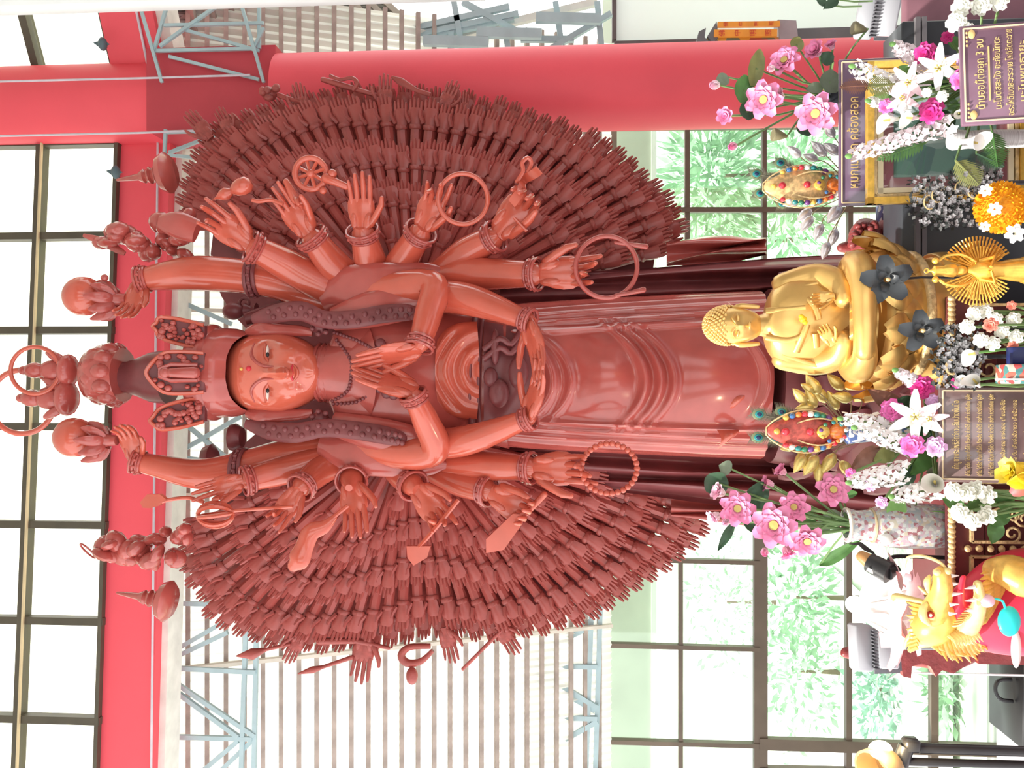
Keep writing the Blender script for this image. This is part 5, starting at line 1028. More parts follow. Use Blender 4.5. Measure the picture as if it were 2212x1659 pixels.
# ---------------- jewelled pear-shaped ornaments with peacock feathers
GEMS = [mat('gem_' + n, c, .08, var=0, coat=.8) for n, c in (('teal', (.02, .22, .22)), ('orange', (.85, .22, .04)), ('violet', (.16, .04, .22)), ('white', (.85, .80, .74)), ('blue', (.04, .14, .35)), ('green', (.03, .20, .10)), ('red', (.65, .03, .05)), ('amber', (.70, .42, .08)))]
def ornament(yc, xt, xbm, D, label, zfoot, tops, flab, body):
    """pear-shaped jewel, tip at xt, foot at xbm"""
    H_ = P(xt, yc, D).z - P(xbm, yc, D).z; o = P(xbm, yc, D); t = thing('jewelled_ornament', (o.x, D, zfoot), label, 'ornament'); W_ = 52 * PX(D)
    def wd(f): return W_ * (math.sin(PI * min(1, (1 - f) ** .75 * .98 + .02)) ** .9 * (1 - .55 * f) + .10) * 1.1
    own('core', MB().lathe([(wd(f) * .8, f * H_) for f in np.linspace(0, .97, 14)] + [(0, H_)], 18, Matrix.Translation(o), (1, .45)), body, t)
    for k, s in enumerate((1, .62)):
        b = MB(); q = [(-1, f) for f in np.linspace(0, 1, 14)] + [(1, f) for f in np.linspace(1, 0, 14)]
        b.tube([o + Vector((sg * wd(f) * s, -wd(f) * (.1 if k == 0 else .42), f * H_ * (1 if k == 0 else .74))) for sg, f in q], .0022, 6); own('gold_braid', b, GILT, t)
    r_ = random.Random(int(yc))
    for k in range(11):
        for sg in (-1, 1):
            f = .02 + .075 * k; g = MB(); g.ell(o + Vector((sg * wd(f) * .82, -wd(f) * .34, f * H_)), (.0105 * (1 - .35 * f), .009, .0105 * (1 - .2 * f)), 10, 8); own('gem', g, GEMS[(k * 3 + (sg > 0)) % 8], t)
    for f, m, s in ((.14, 1, .022), (.32, 7, .018), (.48, 6, .011), (.78, 6, .011), (.88, 7, .009)):
        own('gem', MB().ell(o + Vector((0, -wd(f) * .45, f * H_)), (s, .008, s), 12, 8), GEMS[m], t)
    for k in range(9): own('gem', MB().ell(o + Vector((.026 * math.cos(k * .7), -W_ * .42, .2 * H_ + .034 * math.sin(k * .7))), (.006, .005, .006), 8, 6), GEMS[(k * 5) % 8], t)
    own('cup', MB().lathe([(.026, zfoot - o.z), (.030, (zfoot - o.z) * .7), (.024, (zfoot - o.z) * .35), (.032, -.03), (.036, 0), (.03, .004)], 22, Matrix.Translation(o)), patt_mat('blue_china' + str(int(yc)), [(.72, .76, .80), (.10, .16, .38), (.60, .66, .74), (.14, .2, .42)], 90), t)
    FE = mat('feather_brown', (.16, .15, .11), .7, var=.3, scale=60); EYE_M = (mat('feather_teal', (.02, .25, .25), .3), mat('feather_navy', (.01, .03, .10), .3), mat('feather_olive', (.20, .24, .13), .5))
    for k, (x, y) in enumerate(tops):
        ft = thing('peacock_feather', (o.x, D + .03, zfoot), flab[k], 'feather'); tip = P(x, y, D + .04); base = o + Vector((0, .03, .02)); ax = (tip - base).normalized(); sd = ax.cross(Vector((0, 1, 0))).normalized()
        v_ = MB()
        for i in range(110):
            f = .30 + .80 * i / 110; p = base + (tip - base) * f; L_ = .028 * (1.15 - abs(f - .9)); s = 1 if i % 2 else -1; d = (sd * s + ax * (.55 + .5 * max(0, f - .8))).normalized(); d.y += r_.uniform(-.15, .15); v_.add([p - ax * .0016, p + d * L_, p + ax * .0022 + d * .001], [(0, 1, 2)])
        own('barbs', v_, FE, ft, kind='stuff'); own('shaft', MB().tube([base, tip], .0012, 5), FE, ft)
        for m, s, off in ((2, .020, 0), (0, .0125, -.002), (1, .007, -.004)): own('eye_spot', MB().ell(tip + Vector((0, off, 0)), (s * .85, .002, s), 14, 6), EYE_M[m], ft)
    return t, o
ornament(932, 1655, 1829, 2.44, 'jewelled pear-shaped ornament with red tip, left of the gold seated figure', ZT, ((1640, 895), (1688, 890), (1638, 945), (1676, 948)), ['peacock feather behind the left jewelled ornament, ' + s for s in ('upper of the pair on its right', 'lower of the pair on its right', 'upper of the pair on its left', 'lower of the pair on its left')], mat('jewel_red', (.45, .08, .06), .4, var=.4, scale=80))
ornament(402, 1648, 1822, 2.70, 'jewelled pear-shaped ornament with white and gold tip, between the pillar and the gold figure', 1.60, ((1634, 376), (1686, 352), (1642, 418), (1690, 440)), ['peacock feather behind the right jewelled ornament, ' + s for s in ('upper on its right', 'lower on its right', 'upper on its left', 'lower on its left')], mat('jewel_gold', (.72, .48, .22), .35, var=.4, scale=80))
def bud_spray(label, pts, D, root, m, zfoot):
    o = P(*root, D); t = thing('bud_spray', (o.x, D, zfoot), label, 'ornament'); me = PET.get(m.name)
    if me is None:
        me = MB().lathe([(0, -.5), (.12, -.47), (.26, -.25), (.28, 0), (.2, .28), (.08, .5), (0, .62)], 12).mesh('bud'); me.materials.append(m); PET[m.name] = me
    for (x, y, an, s) in pts:
        c = P(x, y, D + random.uniform(-.04, .02)); ax = Vector((math.sin(an), -.25, math.cos(an))).normalized(); b = obj('bud', me, None, t, frame(ax, None, c, s * .058))
        own('wire', MB().tube(smooth_path([tuple(c - ax * .025), tuple(c - ax * .06), tuple(o + (c - o) * .25), tuple(o)], 4), .0016, 5), mat('wire_brown', (.30, .22, .12), .5), t)
    own('holder', MB().tube([o, Vector((o.x, o.y, zfoot))], [.012, .02], 10), m, t)
GBUD = mat('gold_bud', (.66, .52, .18), .28, metal=.5, var=.1); SBUD = mat('silver_bud', (.66, .63, .66), .25, metal=.5, var=.1)
bud_spray('spray of gold teardrop buds around the left jewelled ornament', [(1728, 856, .8, .9), (1752, 862, 1.0, 1), (1757, 832, .9, 1.1), (1773, 852, .9, 1), (1800, 866, 1.0, 1), (1806, 826, .7, 1.05), (1821, 858, .2, 1), (1740, 880, -.1, .9), (1745, 838, .5, .7), (1704, 966, -.2, .8), (1735, 985, -.7, 1.1), (1728, 1002, -.9, .9), (1752, 1004, -.9, 1.1), (1790, 1000, -.9, 1.1), (1768, 1022, -1.5, .9), (1830, 1014, -2.2, 1.0)], 2.47, (1850, 940), GBUD, ZT)
bud_spray('spray of silver teardrop buds around the right jewelled ornament', [(1716, 328, .6, .9), (1770, 322, .7, 1.05), (1798, 322, .5, 1), (1792, 282, .9, .9), (1752, 340, .3, .8), (1710, 438, -.3, .9), (1738, 464, -.7, 1), (1802, 462, -.9, 1.2), (1743, 482, -.9, 1), (1768, 500, -1.1, .95), (1800, 512, -1.2, 1), (1783, 540, -1.2, .95)], 2.74, (1850, 405), SBUD, 1.60)
# ---------------- small bright gold many-armed figure
GD = 2.08; gb = P(2108, 584, GD); t = thing('small_gold_figure', (gb.x, GD, ZS), 'small bright gold many-armed figure with a spiked round fan, in front of the black block', 'figurine')
own('figure_base', MB().lathe([(.045, ZS - gb.z), (.05, ZS - gb.z + .02), (.032, ZS - gb.z + .035), (.036, -.12), (.03, -.105)], 20, Matrix.Translation(gb)), GOLDB, t)
own('robe', MB().lathe([(.030, -.12), (.026, -.08), (.020, -.05), (.024, -.02), (.022, .0), (.010, .012), (.008, .02)], 18, Matrix.Translation(gb)), GOLDB, t)
hd_ = own('head', MB().ell(gb + Vector((0, 0, .034)), (.012, .012, .015)), GOLDB, t)
own('crown', MB().lathe([(.012, .045), (.016, .05), (.014, .07), (.011, .075), (.012, .095), (.004, .1), (.002, .11)], 14, Matrix.Translation(gb)).torus(gb + Vector((0, 0, .112)), .005, .0015, (0, 1, 0), 14, 5), GOLDB, t)
for s in (-1, 1):
    own('raised_arm', MB().tube(smooth_path([tuple(gb + Vector((s * .018, -.004, .0))), tuple(gb + Vector((s * .036, -.008, .035))), tuple(gb + Vector((s * .034, -.01, .07))), tuple(gb + Vector((s * .022, -.01, .088)))], 4), .0035, 7).ell(gb + Vector((s * .022, -.01, .096)), .008, 10, 8), GOLDB, t)
    own('folded_arm', MB().tube([gb + Vector((s * .02, -.005, -.005)), gb + Vector((s * .028, -.018, -.035)), gb + Vector((s * .004, -.03, -.02))], [.007, .006, .004], 8), GOLDB, t)
fan = MB()
for ring, (n, r0, r1, yy) in enumerate(((50, .03, .082, .012), (44, .025, .070, .004), (36, .02, .056, -.003))):
    for k in range(n):
        a = -PI / 2 + .55 + (2 * PI - 1.1) * (k + .5 * (ring % 2)) / (n - 1)
        if abs(math.cos(a)) < .30 and math.sin(a) > 0: continue
        d = Vector((math.cos(a), 0, math.sin(a))); c = gb + Vector((0, yy, -.01)); fan.tube([c + d * r0, c + d * r1 * .9, c + d * r1], [.0018, .0019, .0026], 5)
own('arm_fan', fan, GOLDB, t, kind='stuff')
# ---------------- marigold ball garland
MD = 2.02; c = P(2162, 448, MD); t = thing('marigold_garland', (c.x, MD, ZS), 'round orange marigold garland ball with white blossoms, right of the small gold figure', 'garland'); mb = MB(); r_ = random.Random(5)
for k in range(520):
    z = 1 - 2 * (k + .5) / 520; a = k * 2.39996; rr_ = math.sqrt(1 - z * z); d = Vector((rr_ * math.cos(a), rr_ * math.sin(a), z)); p = c + Vector((d.x * .052, d.y * .045, d.z * .050)); u = d.orthogonal().normalized(); u = Quaternion(d, r_.random() * 6.3) @ u; s = .008; mb.add([p - d * .006, p + u * s * .6 + d * .004, p + d * .009 + u * s * .2, p - u * s * .6 + d * .004], [(0, 1, 2, 3)])
mb.ell(c, (.05, .043, .048), 16, 10); own('marigold_petals', mb, mat('marigold', (.85, .38, .01), .6, var=.15, scale=70), t, kind='stuff')
tl = MB(); tl.tube([c - Vector((0, 0, .04)), c - Vector((.005, 0, .1)), Vector((c.x - .005, MD, ZS))], [.03, .02, .012], 10); own('tassel', tl, MATS['marigold'], t)
for x, y, s in ((2148, 452, .013), (2128, 412, .012), (2126, 490, .010), (2190, 505, .018)): petals(t, P(x, y, MD - .045), (-.1, -1, .2), s * 1.2, [(6, .5, 1, .1), (5, 1.0, .8, .1)], petal_mesh('jas', .8, .15, .1, WHTP, .5))
# ---------------- dark foliage with tiny silver blossoms
def silver_spray(label, cx_, cy_, D, sx, sy, n, seed, foot):
    r_ = random.Random(seed); o = P(cx_ + sx * .9, cy_, D); t = thing('silver_flower_spray', (o.x, D, foot), label, 'foliage'); lf = MB(); fl_ = MB()
    for k in range(n):
        p = P(cx_ + max(-1, min(1, r_.gauss(0, .5))) * sx, cy_ + max(-.85, min(.85, r_.gauss(0, .5))) * sy, D + r_.uniform(-.05, .05)); z = Vector((r_.gauss(0, 1), r_.gauss(0, 1), r_.gauss(0, 1))).normalized(); x = z.orthogonal().normalized(); s = .016; lf.add([p, p + z * s * .5 + x * s * .3, p + z * s, p + z * s * .5 - x * s * .3], [(0, 1, 2, 3)])
        if k % 2 == 0:
            q = p + Vector((0, -.03, 0))
            for j in range(4): a = j * PI / 2 + k; fl_.add([q, q + Vector((math.cos(a), -.2, math.sin(a))) * .0045, q + Vector((math.cos(a + .8), -.2, math.sin(a + .8))) * .0065, q + Vector((math.cos(a + 1.4), -.2, math.sin(a + 1.4))) * .0045], [(0, 1, 2, 3)])
    own('dark_leaves', lf, mat('black_leaf', (.03, .035, .035), .5, var=.4, scale=40), t, kind='stuff'); own('silver_blossoms', fl_, mat('silver_petal', (.42, .42, .44), .45, var=.4, scale=60), t, kind='stuff')
    st = MB(); st.tube([o + Vector((0, 0, .04)), Vector((o.x, D, foot))], .006, 6); own('stem', st, BLACKL, t)
    for k in range(3):
        q = P(cx_ + r_.uniform(-.5, .5) * sx, cy_ + r_.uniform(-.6, .6) * sy, D - .05); own('gold_tendril', MB().tube([q + Vector((.018 * math.cos(a), 0, .014 * math.sin(a))) for a in np.linspace(0, 3.6, 10)], .002, 5), GILT, t)
silver_spray('dark foliage with tiny silver blossoms beside the marigold ball', 2040, 440, 2.30, 75, 60, 420, 1, ZS); silver_spray('dark foliage with tiny silver blossoms below the gold figure seat', 2066, 770, 2.24, 50, 75, 420, 2, ZS)
silver_spray('dark foliage with silver blossoms under the framed picture corner', 2110, 395, 2.28, 55, 30, 160, 3, ZS)
BLKP = mat2('black_petal', (.05, .055, .06), (.022, .027, .035), rough=.4); blk = petal_mesh('black', .8, .1, .1, BLKP, .5)
for x, y, D, r, lab in ((1915, 605, 2.28, 42, 'black artificial flower before the right knee of the gold figure'), (1990, 715, 2.24, 36, 'black artificial flower before the base of the gold figure')):
    c = P(x, y, D); t = thing('black_flower', (c.x, D, ZS), lab, 'flower'); petals(t, c, (-.2, -1, .2), r * PX(D) * 1.15, [(5, .2, 1, .1), (3, .8, .5, .1)], blk); own('flower_eye', MB().ell(c + Vector((0, -.012, 0)), .006, 8, 6), GILT, t); own('stem', MB().tube([c, c + Vector((.01, .03, -.1)), Vector((c.x, D + .02, ZS))], .003, 6), BLACKL, t)
# ---------------- white and coral blossoms, callas, boxes right of the centre sign
sp = Vector((P(2130, 700, 2.16).x, 2.16, ZS)); k = 0
for x, y, c_, lab in ((2105, 678, 'c', 'white blossom topmost in the cluster right of the centre sign'), (2128, 672, 'c', 'white blossom right edge of the cluster below the small gold figure'), (2090, 706, 'c', 'white blossom left top of the cluster right of the centre sign'), (2150, 690, 'c', 'white blossom in the middle of the cluster by the small gold figure'), (2120, 735, 'c', 'white blossom left edge of the white cluster by the calla lily'), (2165, 715, 'c', 'white blossom lower middle of the white cluster'), (2190, 690, 'c', 'white blossom low right of the white cluster'), (2195, 728, 'c', 'white blossom low left of the white cluster'), (2145, 742, 'c', 'white blossom beside the calla lily')):
    bloom('rose', x, y, 2.14, 17, lab, base=sp, col='c', name='white_blossom')
COR = petal_mesh(('rose', 'coral'), .95, .22, .10, mat2('coral_petal', (.85, .30, .22), (.80, .22, .16)), .35)
for x, y, r, lab in ((2140, 702, 17, 'coral blossom in the middle of the white cluster'), (2185, 660, 11, 'small coral blossom at the right of the white cluster'), (2188, 748, 12, 'small coral blossom at the left of the white cluster')):
    c = P(x, y, 2.11); t = thing('coral_blossom', sp, lab, 'flower'); petals(t, c, (EYE - c), r * PX(2.1), ROSE, COR); own('stem', MB().tube([c, sp], .003, 6), GRN, t)
bloom('calla', 2108, 762, 2.16, 26, 'white calla lily pointing left beside the white blossoms', face=(-.2, -.5, .9), base=sp, stem=LEAFL); bloom('calla', 2090, 822, 2.18, 20, 'small white calla lily above the corner of the centre sign', face=(.2, -.5, .9), base=(P(2110, 822, 2.18).x, 2.18, ZS)); bloom('calla', 2112, 830, 2.14, 26, 'broad white calla lily touching the corner of the centre sign', face=(.5, -.6, .7), base=(P(2130, 830, 2.14).x, 2.14, ZS)); bloom('rose', 2068, 826, 2.2, 13, 'small magenta rose at the top right corner of the centre sign', base=(P(2110, 826, 2.2).x, 2.2, ZS))
bx = thing('patterned_box', (P(2190, 800, 2.05).x, 2.05, ZS), 'striped red and teal box beside the centre sign', 'box'); bc = Vector((P(2190, 808, 2.05).x, 2.06, ZS)); zt_ = P(2168, 808, 2.05).z
own('box_body', MB().box((bc.x, bc.y, (ZS + zt_) / 2), (.045, .06, zt_ - ZS), bev=.002), patt_mat('box_pattern', [(.55, .08, .08), (.08, .25, .25), (.7, .6, .5), (.5, .15, .1)], 60, .2), bx); own('box_band', MB().box((bc.x - .012, bc.y - .0005, (ZS + zt_) / 2), (.004, .062, zt_ - ZS + .001)), WHITEP, bx)
nb = P(2180, 768, 2.1); own('navy_book', MB().box((nb.x, 2.1, (ZS + nb.z) / 2), (.04, .03, nb.z - ZS), bev=.002), mat('navy_cover', (.02, .03, .14), .4), label='navy blue book standing between the white blossoms and the striped box', cat='book')
# ---------------- right flower arrangement around the framed picture
FB = Vector((P(2080, 170, 2.26).x, 2.26, ZS)); FV = thing('flower_vase', FB, 'white ribbed vase of the flower arrangement before the framed picture', 'vase')
own('vase_body', MB().lathe([(.04, 0), (.05, .04), (.045, .12), (.05, .2), (.055, .22)], 24, Matrix.Translation(FB)), WHITEP, FV)
FBm = FB + Vector((0, 0, .20)); rib_ = P(2085, 297, 2.22); rv = thing('ribbed_vase', (rib_.x, 2.24, ZS), 'small white ribbed vase left of the right purple sign', 'vase'); own('vase_body', MB().lathe([(.020, ZS - rib_.z), (.024, -.05), (.022, -.02), (.026, .02), (.022, .03)], 20, Matrix.Translation((rib_.x, 2.24, rib_.z))), mat('ribbed_white', (.72, .73, .74), .4, var=.3, scale=3, stretch=(1, 1, 90)), rv)
def fr(kind, x, y, D, r, lab, **k): k.setdefault('base', FBm); return bloom(kind, x, y, D, r, lab, **k)
stock(1965, 200, 1845, 145, 2.26, 52, 'white flower spike rising at the right before the purple sign', FBm); stock(2052, 268, 1838, 336, 2.20, 44, 'long pinkish white flower spike crossing the framed picture', FBm, 'p'); stock(2000, 140, 1932, 98, 2.26, 40, 'pinkish white flower spike beside the magenta rose at the right', FBm, 'p'); stock(1960, 225, 1880, 218, 2.30, 30, 'short white flower spike behind the pink lilies', FBm)
fr('rose', 2000, 116, 2.20, 25, 'magenta rose at the upper right of the right arrangement'); fr('rose', 2013, 240, 2.16, 28, 'large magenta rose before the framed picture, left of the purple sign'); fr('rose', 2047, 80, 2.20, 14, 'small magenta rose at the right edge of the right arrangement'); fr('rose', 2078, 172, 2.10, 24, 'pink rose touching the purple sign at the right', col='h'); fr('rose', 1915, 230, 2.26, 17, 'hot pink rose inside the gilt frame corner', col='h'); fr('rose', 2080, 130, 2.14, 14, 'lilac rose above the pink rose by the purple sign', col='l')
fr('lily', 2030, 147, 2.16, 38, 'large white lily in the middle of the right arrangement'); fr('lily', 1965, 178, 2.20, 34, 'pink lily upper left of the white lily at the right', col='p'); fr('lily', 1952, 212, 2.22, 28, 'pink lily below the other pink lily at the right', col='p'); fr('calla', 1930, 258, 2.18, 30, 'white calla lily before the gilt frame, pointing up', face=(-.2, -.4, 1)); fr('calla', 1975, 255, 2.16, 26, 'white calla lily between the gilt frame and the large magenta rose', face=(-.1, -.5, 1)); fr('calla', 2088, 305, 2.12, 30, 'white calla lily under the left edge of the purple sign', face=(-.3, -.6, -.4)); fr('calla', 2072, 246, 2.12, 15, 'small white calla lily touching the purple sign edge', face=(-.1, -.8, .4))
for i, (x, y, r, lab) in enumerate(((2078, 14, 22, 'cream white rose at the top edge above the purple sign, first of three'), (2120, 12, 22, 'cream white rose at the top edge above the purple sign, second of three'), (2160, 4, 20, 'cream white rose at the top edge above the purple sign, third of three'), (2066, 48, 22, 'cream white rose at the corner of the purple sign'), (2090, 62, 14, 'cream white rose on the top edge of the purple sign'), (2088, 100, 16, 'cream white rose between the lilac rose and the purple sign'), (2036, 208, 13, 'white bud over the dark leaves before the large magenta rose'), (2002, 200, 11, 'tiny white bud beside the pink lilies'))): fr('rose', x, y, 2.12, r, lab, col='c')
for x, y, l, w, an, sh, m, lab in ((1950, 325, 115, 46, -.35, 'fern', LEAF, 'green fern frond across the framed picture'), (2090, 372, 70, 60, -2.2, 'fern', LEAFO, 'yellow-green fern frond drooping below the purple sign'), (2150, 320, 80, 60, -1.6, 'fern', LEAF, 'dark green fern frond at the bottom below the purple sign'), (1905, 185, 60, 60, -.2, 'fern', LEAFO, 'olive palm sprig before the gilt frame'), (1850, 185, 70, 40, -.1, 'fern', LEAFBR, 'brown dry sprig before the purple glass sign'), (1910, 205, 46, 18, -.1, 'leaf', LEAFL, 'bright green lily leaf before the gilt frame'), (1955, 150, 30, 20, .4, 'leaf', LEAFL, 'small green leaf over the flower spike at the right'), (2030, 185, 40, 40, .3, 'leaf', LEAFD, 'dark leaf under the large white lily'), (2060, 90, 44, 24, .7, 'leaf', LEAF, 'green leaf between the magenta and cream roses at the right'), (2040, 260, 50, 44, -.6, 'leaf', LEAFD, 'dark leaf below the large magenta rose'), (1990, 275, 34, 30, -.3, 'leaf', LEAFD, 'dark leaf between the calla lilies at the right'), (2060, 225, 30, 40, 0, 'fern', LEAF, 'small sprig of green beside the pink rose'), (2140, 345, 60, 40, -2.6, 'fern', LEAFD, 'dark fern frond at the bottom right of the framed picture'), (1945, 200, 40, 20, -.5, 'leaf', LEAFBR, 'brown leaf among the pink lilies')):
    leaf(x, y, 2.26 if sh != 'fern' else 2.2, l, w, an, lab, m, FBm, sh)
# ---------------- left flower arrangement behind the centre sign
GB_ = Vector((P(2040, 930, 2.38).x, 2.38, ZT)); gv = thing('flower_vase', GB_, 'pale blue vase of the arrangement behind the centre sign', 'vase'); own('vase_body', MB().lathe([(.03, 0), (.045, .03), (.04, .08), (.045, .10)], 20, Matrix.Translation(GB_)), mat('pale_blue_glaze', (.45, .52, .60), .3, var=.2), gv); GBm = GB_ + Vector((0, 0, .09))
def gl_(kind, x, y, D, r, lab, **k): k.setdefault('base', GBm); return bloom(kind, x, y, D, r, lab, **k)
stock(1935, 920, 1820, 905, 2.34, 46, 'white flower spike below the left jewelled ornament', GBm); stock(1965, 960, 1850, 925, 2.30, 48, 'white flower spike left of the pink rose behind the centre sign', GBm); stock(1955, 1020, 1838, 1042, 2.30, 52, 'thick white flower spike between the gold buds and the porcelain vase', GBm); stock(2025, 1055, 1930, 1072, 2.28, 48, 'white flower spike right of the porcelain vase foot', GBm); stock(2000, 842, 1938, 802, 2.30, 34, 'pinkish white flower spike beside the base of the gold figure', GBm, 'p')
gl_('rose', 1992, 836, 2.28, 27, 'magenta rose beside the base of the gold figure', col='m'); gl_('rose', 1928, 886, 2.32, 26, 'hot pink rose above the white lily behind the centre sign', col='h'); gl_('rose', 1972, 962, 2.26, 27, 'pink and white rose below the white flower spikes', col='h'); gl_('rose', 2022, 965, 2.24, 24, 'lilac rose behind the top edge of the centre sign', col='l'); gl_('rose', 2020, 870, 2.26, 20, 'lilac rose between the magenta rose and the centre sign', col='l'); gl_('rose', 1880, 1050, 2.34, 13, 'small lilac rose right of the porcelain vase', col='l'); gl_('rose', 1905, 1085, 2.34, 14, 'lilac blossom against the porcelain vase', col='l'); gl_('rose', 1838, 1022, 2.34, 12, 'small pink blossom under the drooping gold bud', col='h')
gl_('lily', 1978, 900, 2.26, 44, 'large white lily behind the top of the centre sign', face=(0, -1, .5)); gl_('lily', 2010, 905, 2.24, 28, 'pink lily half hidden by the centre sign', col='p'); gl_('calla', 2020, 1045, 2.24, 32, 'cream calla lily with yellow heart beside the centre sign corner', face=(.3, -.9, .4), col='y')
for x, y, l, w, an, sh, m, lab in ((1995, 1000, 80, 34, -.7, 'leaf', LEAF, 'green serrated leaf between the lilac rose and the white spike'), (2015, 1120, 80, 34, 2.9, 'leaf', LEAFL, 'long bright green leaf hanging before the porcelain vase foot'), (1935, 1105, 60, 40, -1.2, 'leaf', LEAFL, 'green leaf lying against the porcelain vase'), (1870, 990, 80, 36, -.6, 'leaf', LEAFBR, 'brown dry leaf left of the pale blue vase'), (1915, 865, 90, 40, .5, 'leaf', LEAFBR, 'brown dry leaf under the gold figure lotus seat'), (1955, 870, 40, 34, .3, 'leaf', LEAFD, 'dark leaf between the hot pink rose and the magenta rose'), (2000, 930, 50, 40, -.2, 'leaf', LEAFD, 'dark leaf under the large white lily behind the sign'), (1955, 1035, 70, 36, -1.0, 'leaf', LEAFD, 'dark leaf between the two white spikes right of the vase'), (1910, 985, 50, 34, -.4, 'leaf', LEAFO, 'olive leaf left of the pink and white rose'), (2020, 1015, 40, 30, -.3, 'leaf', LEAFGR, 'blue-green leaf above the cream calla lily'), (1945, 945, 40, 24, .2, 'leaf', LEAF, 'green leaf between the white spikes')):
    leaf(x, y, 2.36, l, w, an, lab, m, GBm, sh)
# ---------------- white roses before the altar table, yellow bud
WB_ = Vector((P(2150, 1090, 2.12).x, 2.14, ZS)); wv = thing('flower_vase', WB_, 'dark green vase of the white roses before the altar table', 'vase'); own('vase_body', MB().lathe([(.03, 0), (.04, .03), (.03, .08), (.035, .10)], 18, Matrix.Translation(WB_)), LEAFD, wv); WBm = WB_ + Vector((0, 0, .09))
for x, y, lab in ((2062, 1062, 'top right'), (2088, 1064, 'second along the top row from the sign'), (2112, 1058, 'third along the row under the sign edge'), (2134, 1068, 'low right, next to the yellow bud'), (2076, 1108, 'top left'), (2102, 1124, 'leftmost'), (2134, 1112, 'low left')):
    bloom('rose', x, y, 2.14, 22, 'greenish white rose before the altar table, ' + lab, base=WBm, col='c', face=(0, -.7, .9))
for x, y, an, lab in ((2160, 1120, -.6, 'low right'), (2150, 1150, -1.2, 'low left'), (2060, 1085, .3, 'top'), (2110, 1090, -.2, 'middle'), (2170, 1085, .5, 'lowest')):
    leaf(x, y, 2.18, 50, 34, an, 'green leaf among the white roses before the altar table, ' + lab, LEAF, WBm)
YEL = mat2('yellow_bud', (.92, .70, .05), (.95, .80, .10)); RDT = mat2('red_edge_petal', (.80, .25, .15), (.72, .06, .08))
c = P(2205, 1035, 2.0); t = thing('yellow_lotus_bud', (c.x, 2.0, ZS), 'large yellow lotus bud with red lower petals at the corner of the centre sign', 'flower bud'); petals(t, c - Vector((0, 0, .02)), (.35, -.2, 1), .065, [(5, 1.3, 1.15, .18), (5, 1.45, 1.1, .08)], petal_mesh(('lotus', 'yel'), .8, .2, .05, YEL, .6)); petals(t, c - Vector((0, -.005, .03)), (-.3, -.4, .6), .06, [(5, .6, .9, .15)], petal_mesh(('lotus', 'red'), .7, .16, .05, RDT, .6)); own('stem', MB().tube([c, Vector((c.x, 2.0, ZS))], .006, 6), GRN, t)
# ================================================================== left corner: dragon, lotus lamp, floodlights, stands
DG = mat('dragon_gold', (.86, .50, .12), .35, metal=.3, var=.25, scale=40); DGL = mat('dragon_light', (.92, .70, .30), .4, metal=.2, var=.2, scale=40); DRD = mat('dragon_red', (.72, .03, .08), .4)
DD = 2.15; dz = P(2120, 1340, DD)
dr = thing('dragon_figure', (dz.x, DD, ZS), 'golden dragon head figure with open mouth, red body and turquoise drop at the lower left', 'figurine')
def dt(nm, pts, m=DG, n=10, k=4, par=dr, **kw): return own(nm, tubepx(MB(), smooth_path(pts, k), n, **kw), m, par)
def de(nm, x, y, D, rx, ry, rd, m=DG, R=None, par=dr): return own(nm, MB().ell(P(x, y, D), (ry * PX(D), rd, rx * PX(D)), 14, 10, R), m, par)
hdm = MB(); tubepx(hdm, smooth_path([(1985, 1380, 2.22, 20), (2010, 1355, 2.17, 40), (2030, 1335, 2.14, 36), (2036, 1315, 2.12, 26)], 5), 16, round_end=True); dhead = own('head', hdm, DG, dr)
dt('upper_jaw', [(2015, 1325, 2.12, 28), (2030, 1292, 2.07, 24), (2036, 1265, 2.04, 20), (2034, 1240, 2.03, 17)], DG, 12, round_end=True)
dt('lower_jaw', [(2080, 1368, 2.14, 26), (2106, 1332, 2.08, 18), (2116, 1298, 2.05, 13), (2112, 1262, 2.04, 9)], DGL, 12, round_end=True)
dt('mouth', [(2064, 1345, 2.14, 26), (2076, 1312, 2.11, 26), (2080, 1282, 2.09, 20)], DRD, 10, flat=.7, round_end=True)
dt('tongue', [(2080, 1310, 2.08, 8), (2076, 1275, 2.04, 8), (2080, 1248, 2.02, 7)], mat('tongue_red', (.80, .02, .05), .3), 8, flat=.5, round_end=True)
WT = mat('tooth_white', (.93, .90, .86), .3)
for x, y, l, an in ((2056, 1284, 22, .3), (2052, 1306, 18, .2), (2054, 1262, 24, .2), (2104, 1296, 20, -.2), (2106, 1268, 22, -.3), (2050, 1326, 16, .2), (2100, 1318, 16, -.2), (2054, 1244, 16, .1)):
    c = P(x, y, 2.035); d = Vector((math.sin(an) * .5, -.1, -math.cos(an) if an > 0 else math.cos(an))); own('tooth', MB().tube([c, c + d.normalized() * l * PX(2.05)], [.005, .0008], 7), WT, dhead)
de('eye_socket', 2010, 1327, 2.085, 13, 13, .012, DGL); de('eyeball', 2010, 1328, 2.076, 8, 8, .008, mat('eye_red', (.45, .03, .03), .15)); de('pupil', 2010, 1329, 2.069, 3.5, 3.5, .004, WT)
de('eye_socket', 2022, 1258, 2.07, 15, 15, .014, DGL); de('eyeball', 2020, 1258, 2.056, 9, 9, .008, mat('eye_cream', (.92, .78, .45), .2)); de('nose_knob', 2034, 1278, 2.045, 10, 10, .012, DGL); de('nose_knob', 2040, 1262, 2.035, 10, 9, .012, DGL)
for pts in ([(1995, 1300, 2.14, 5), (1960, 1292, 2.16, 6), (1935, 1288, 2.17, 7), (1928, 1295, 2.17, 4)], [(1990, 1345, 2.16, 6), (1962, 1380, 2.18, 6), (1955, 1400, 2.19, 3)], [(2000, 1280, 2.12, 5), (1985, 1268, 2.13, 3)]): dt('horn', pts, DGL, 8, round_end=True)
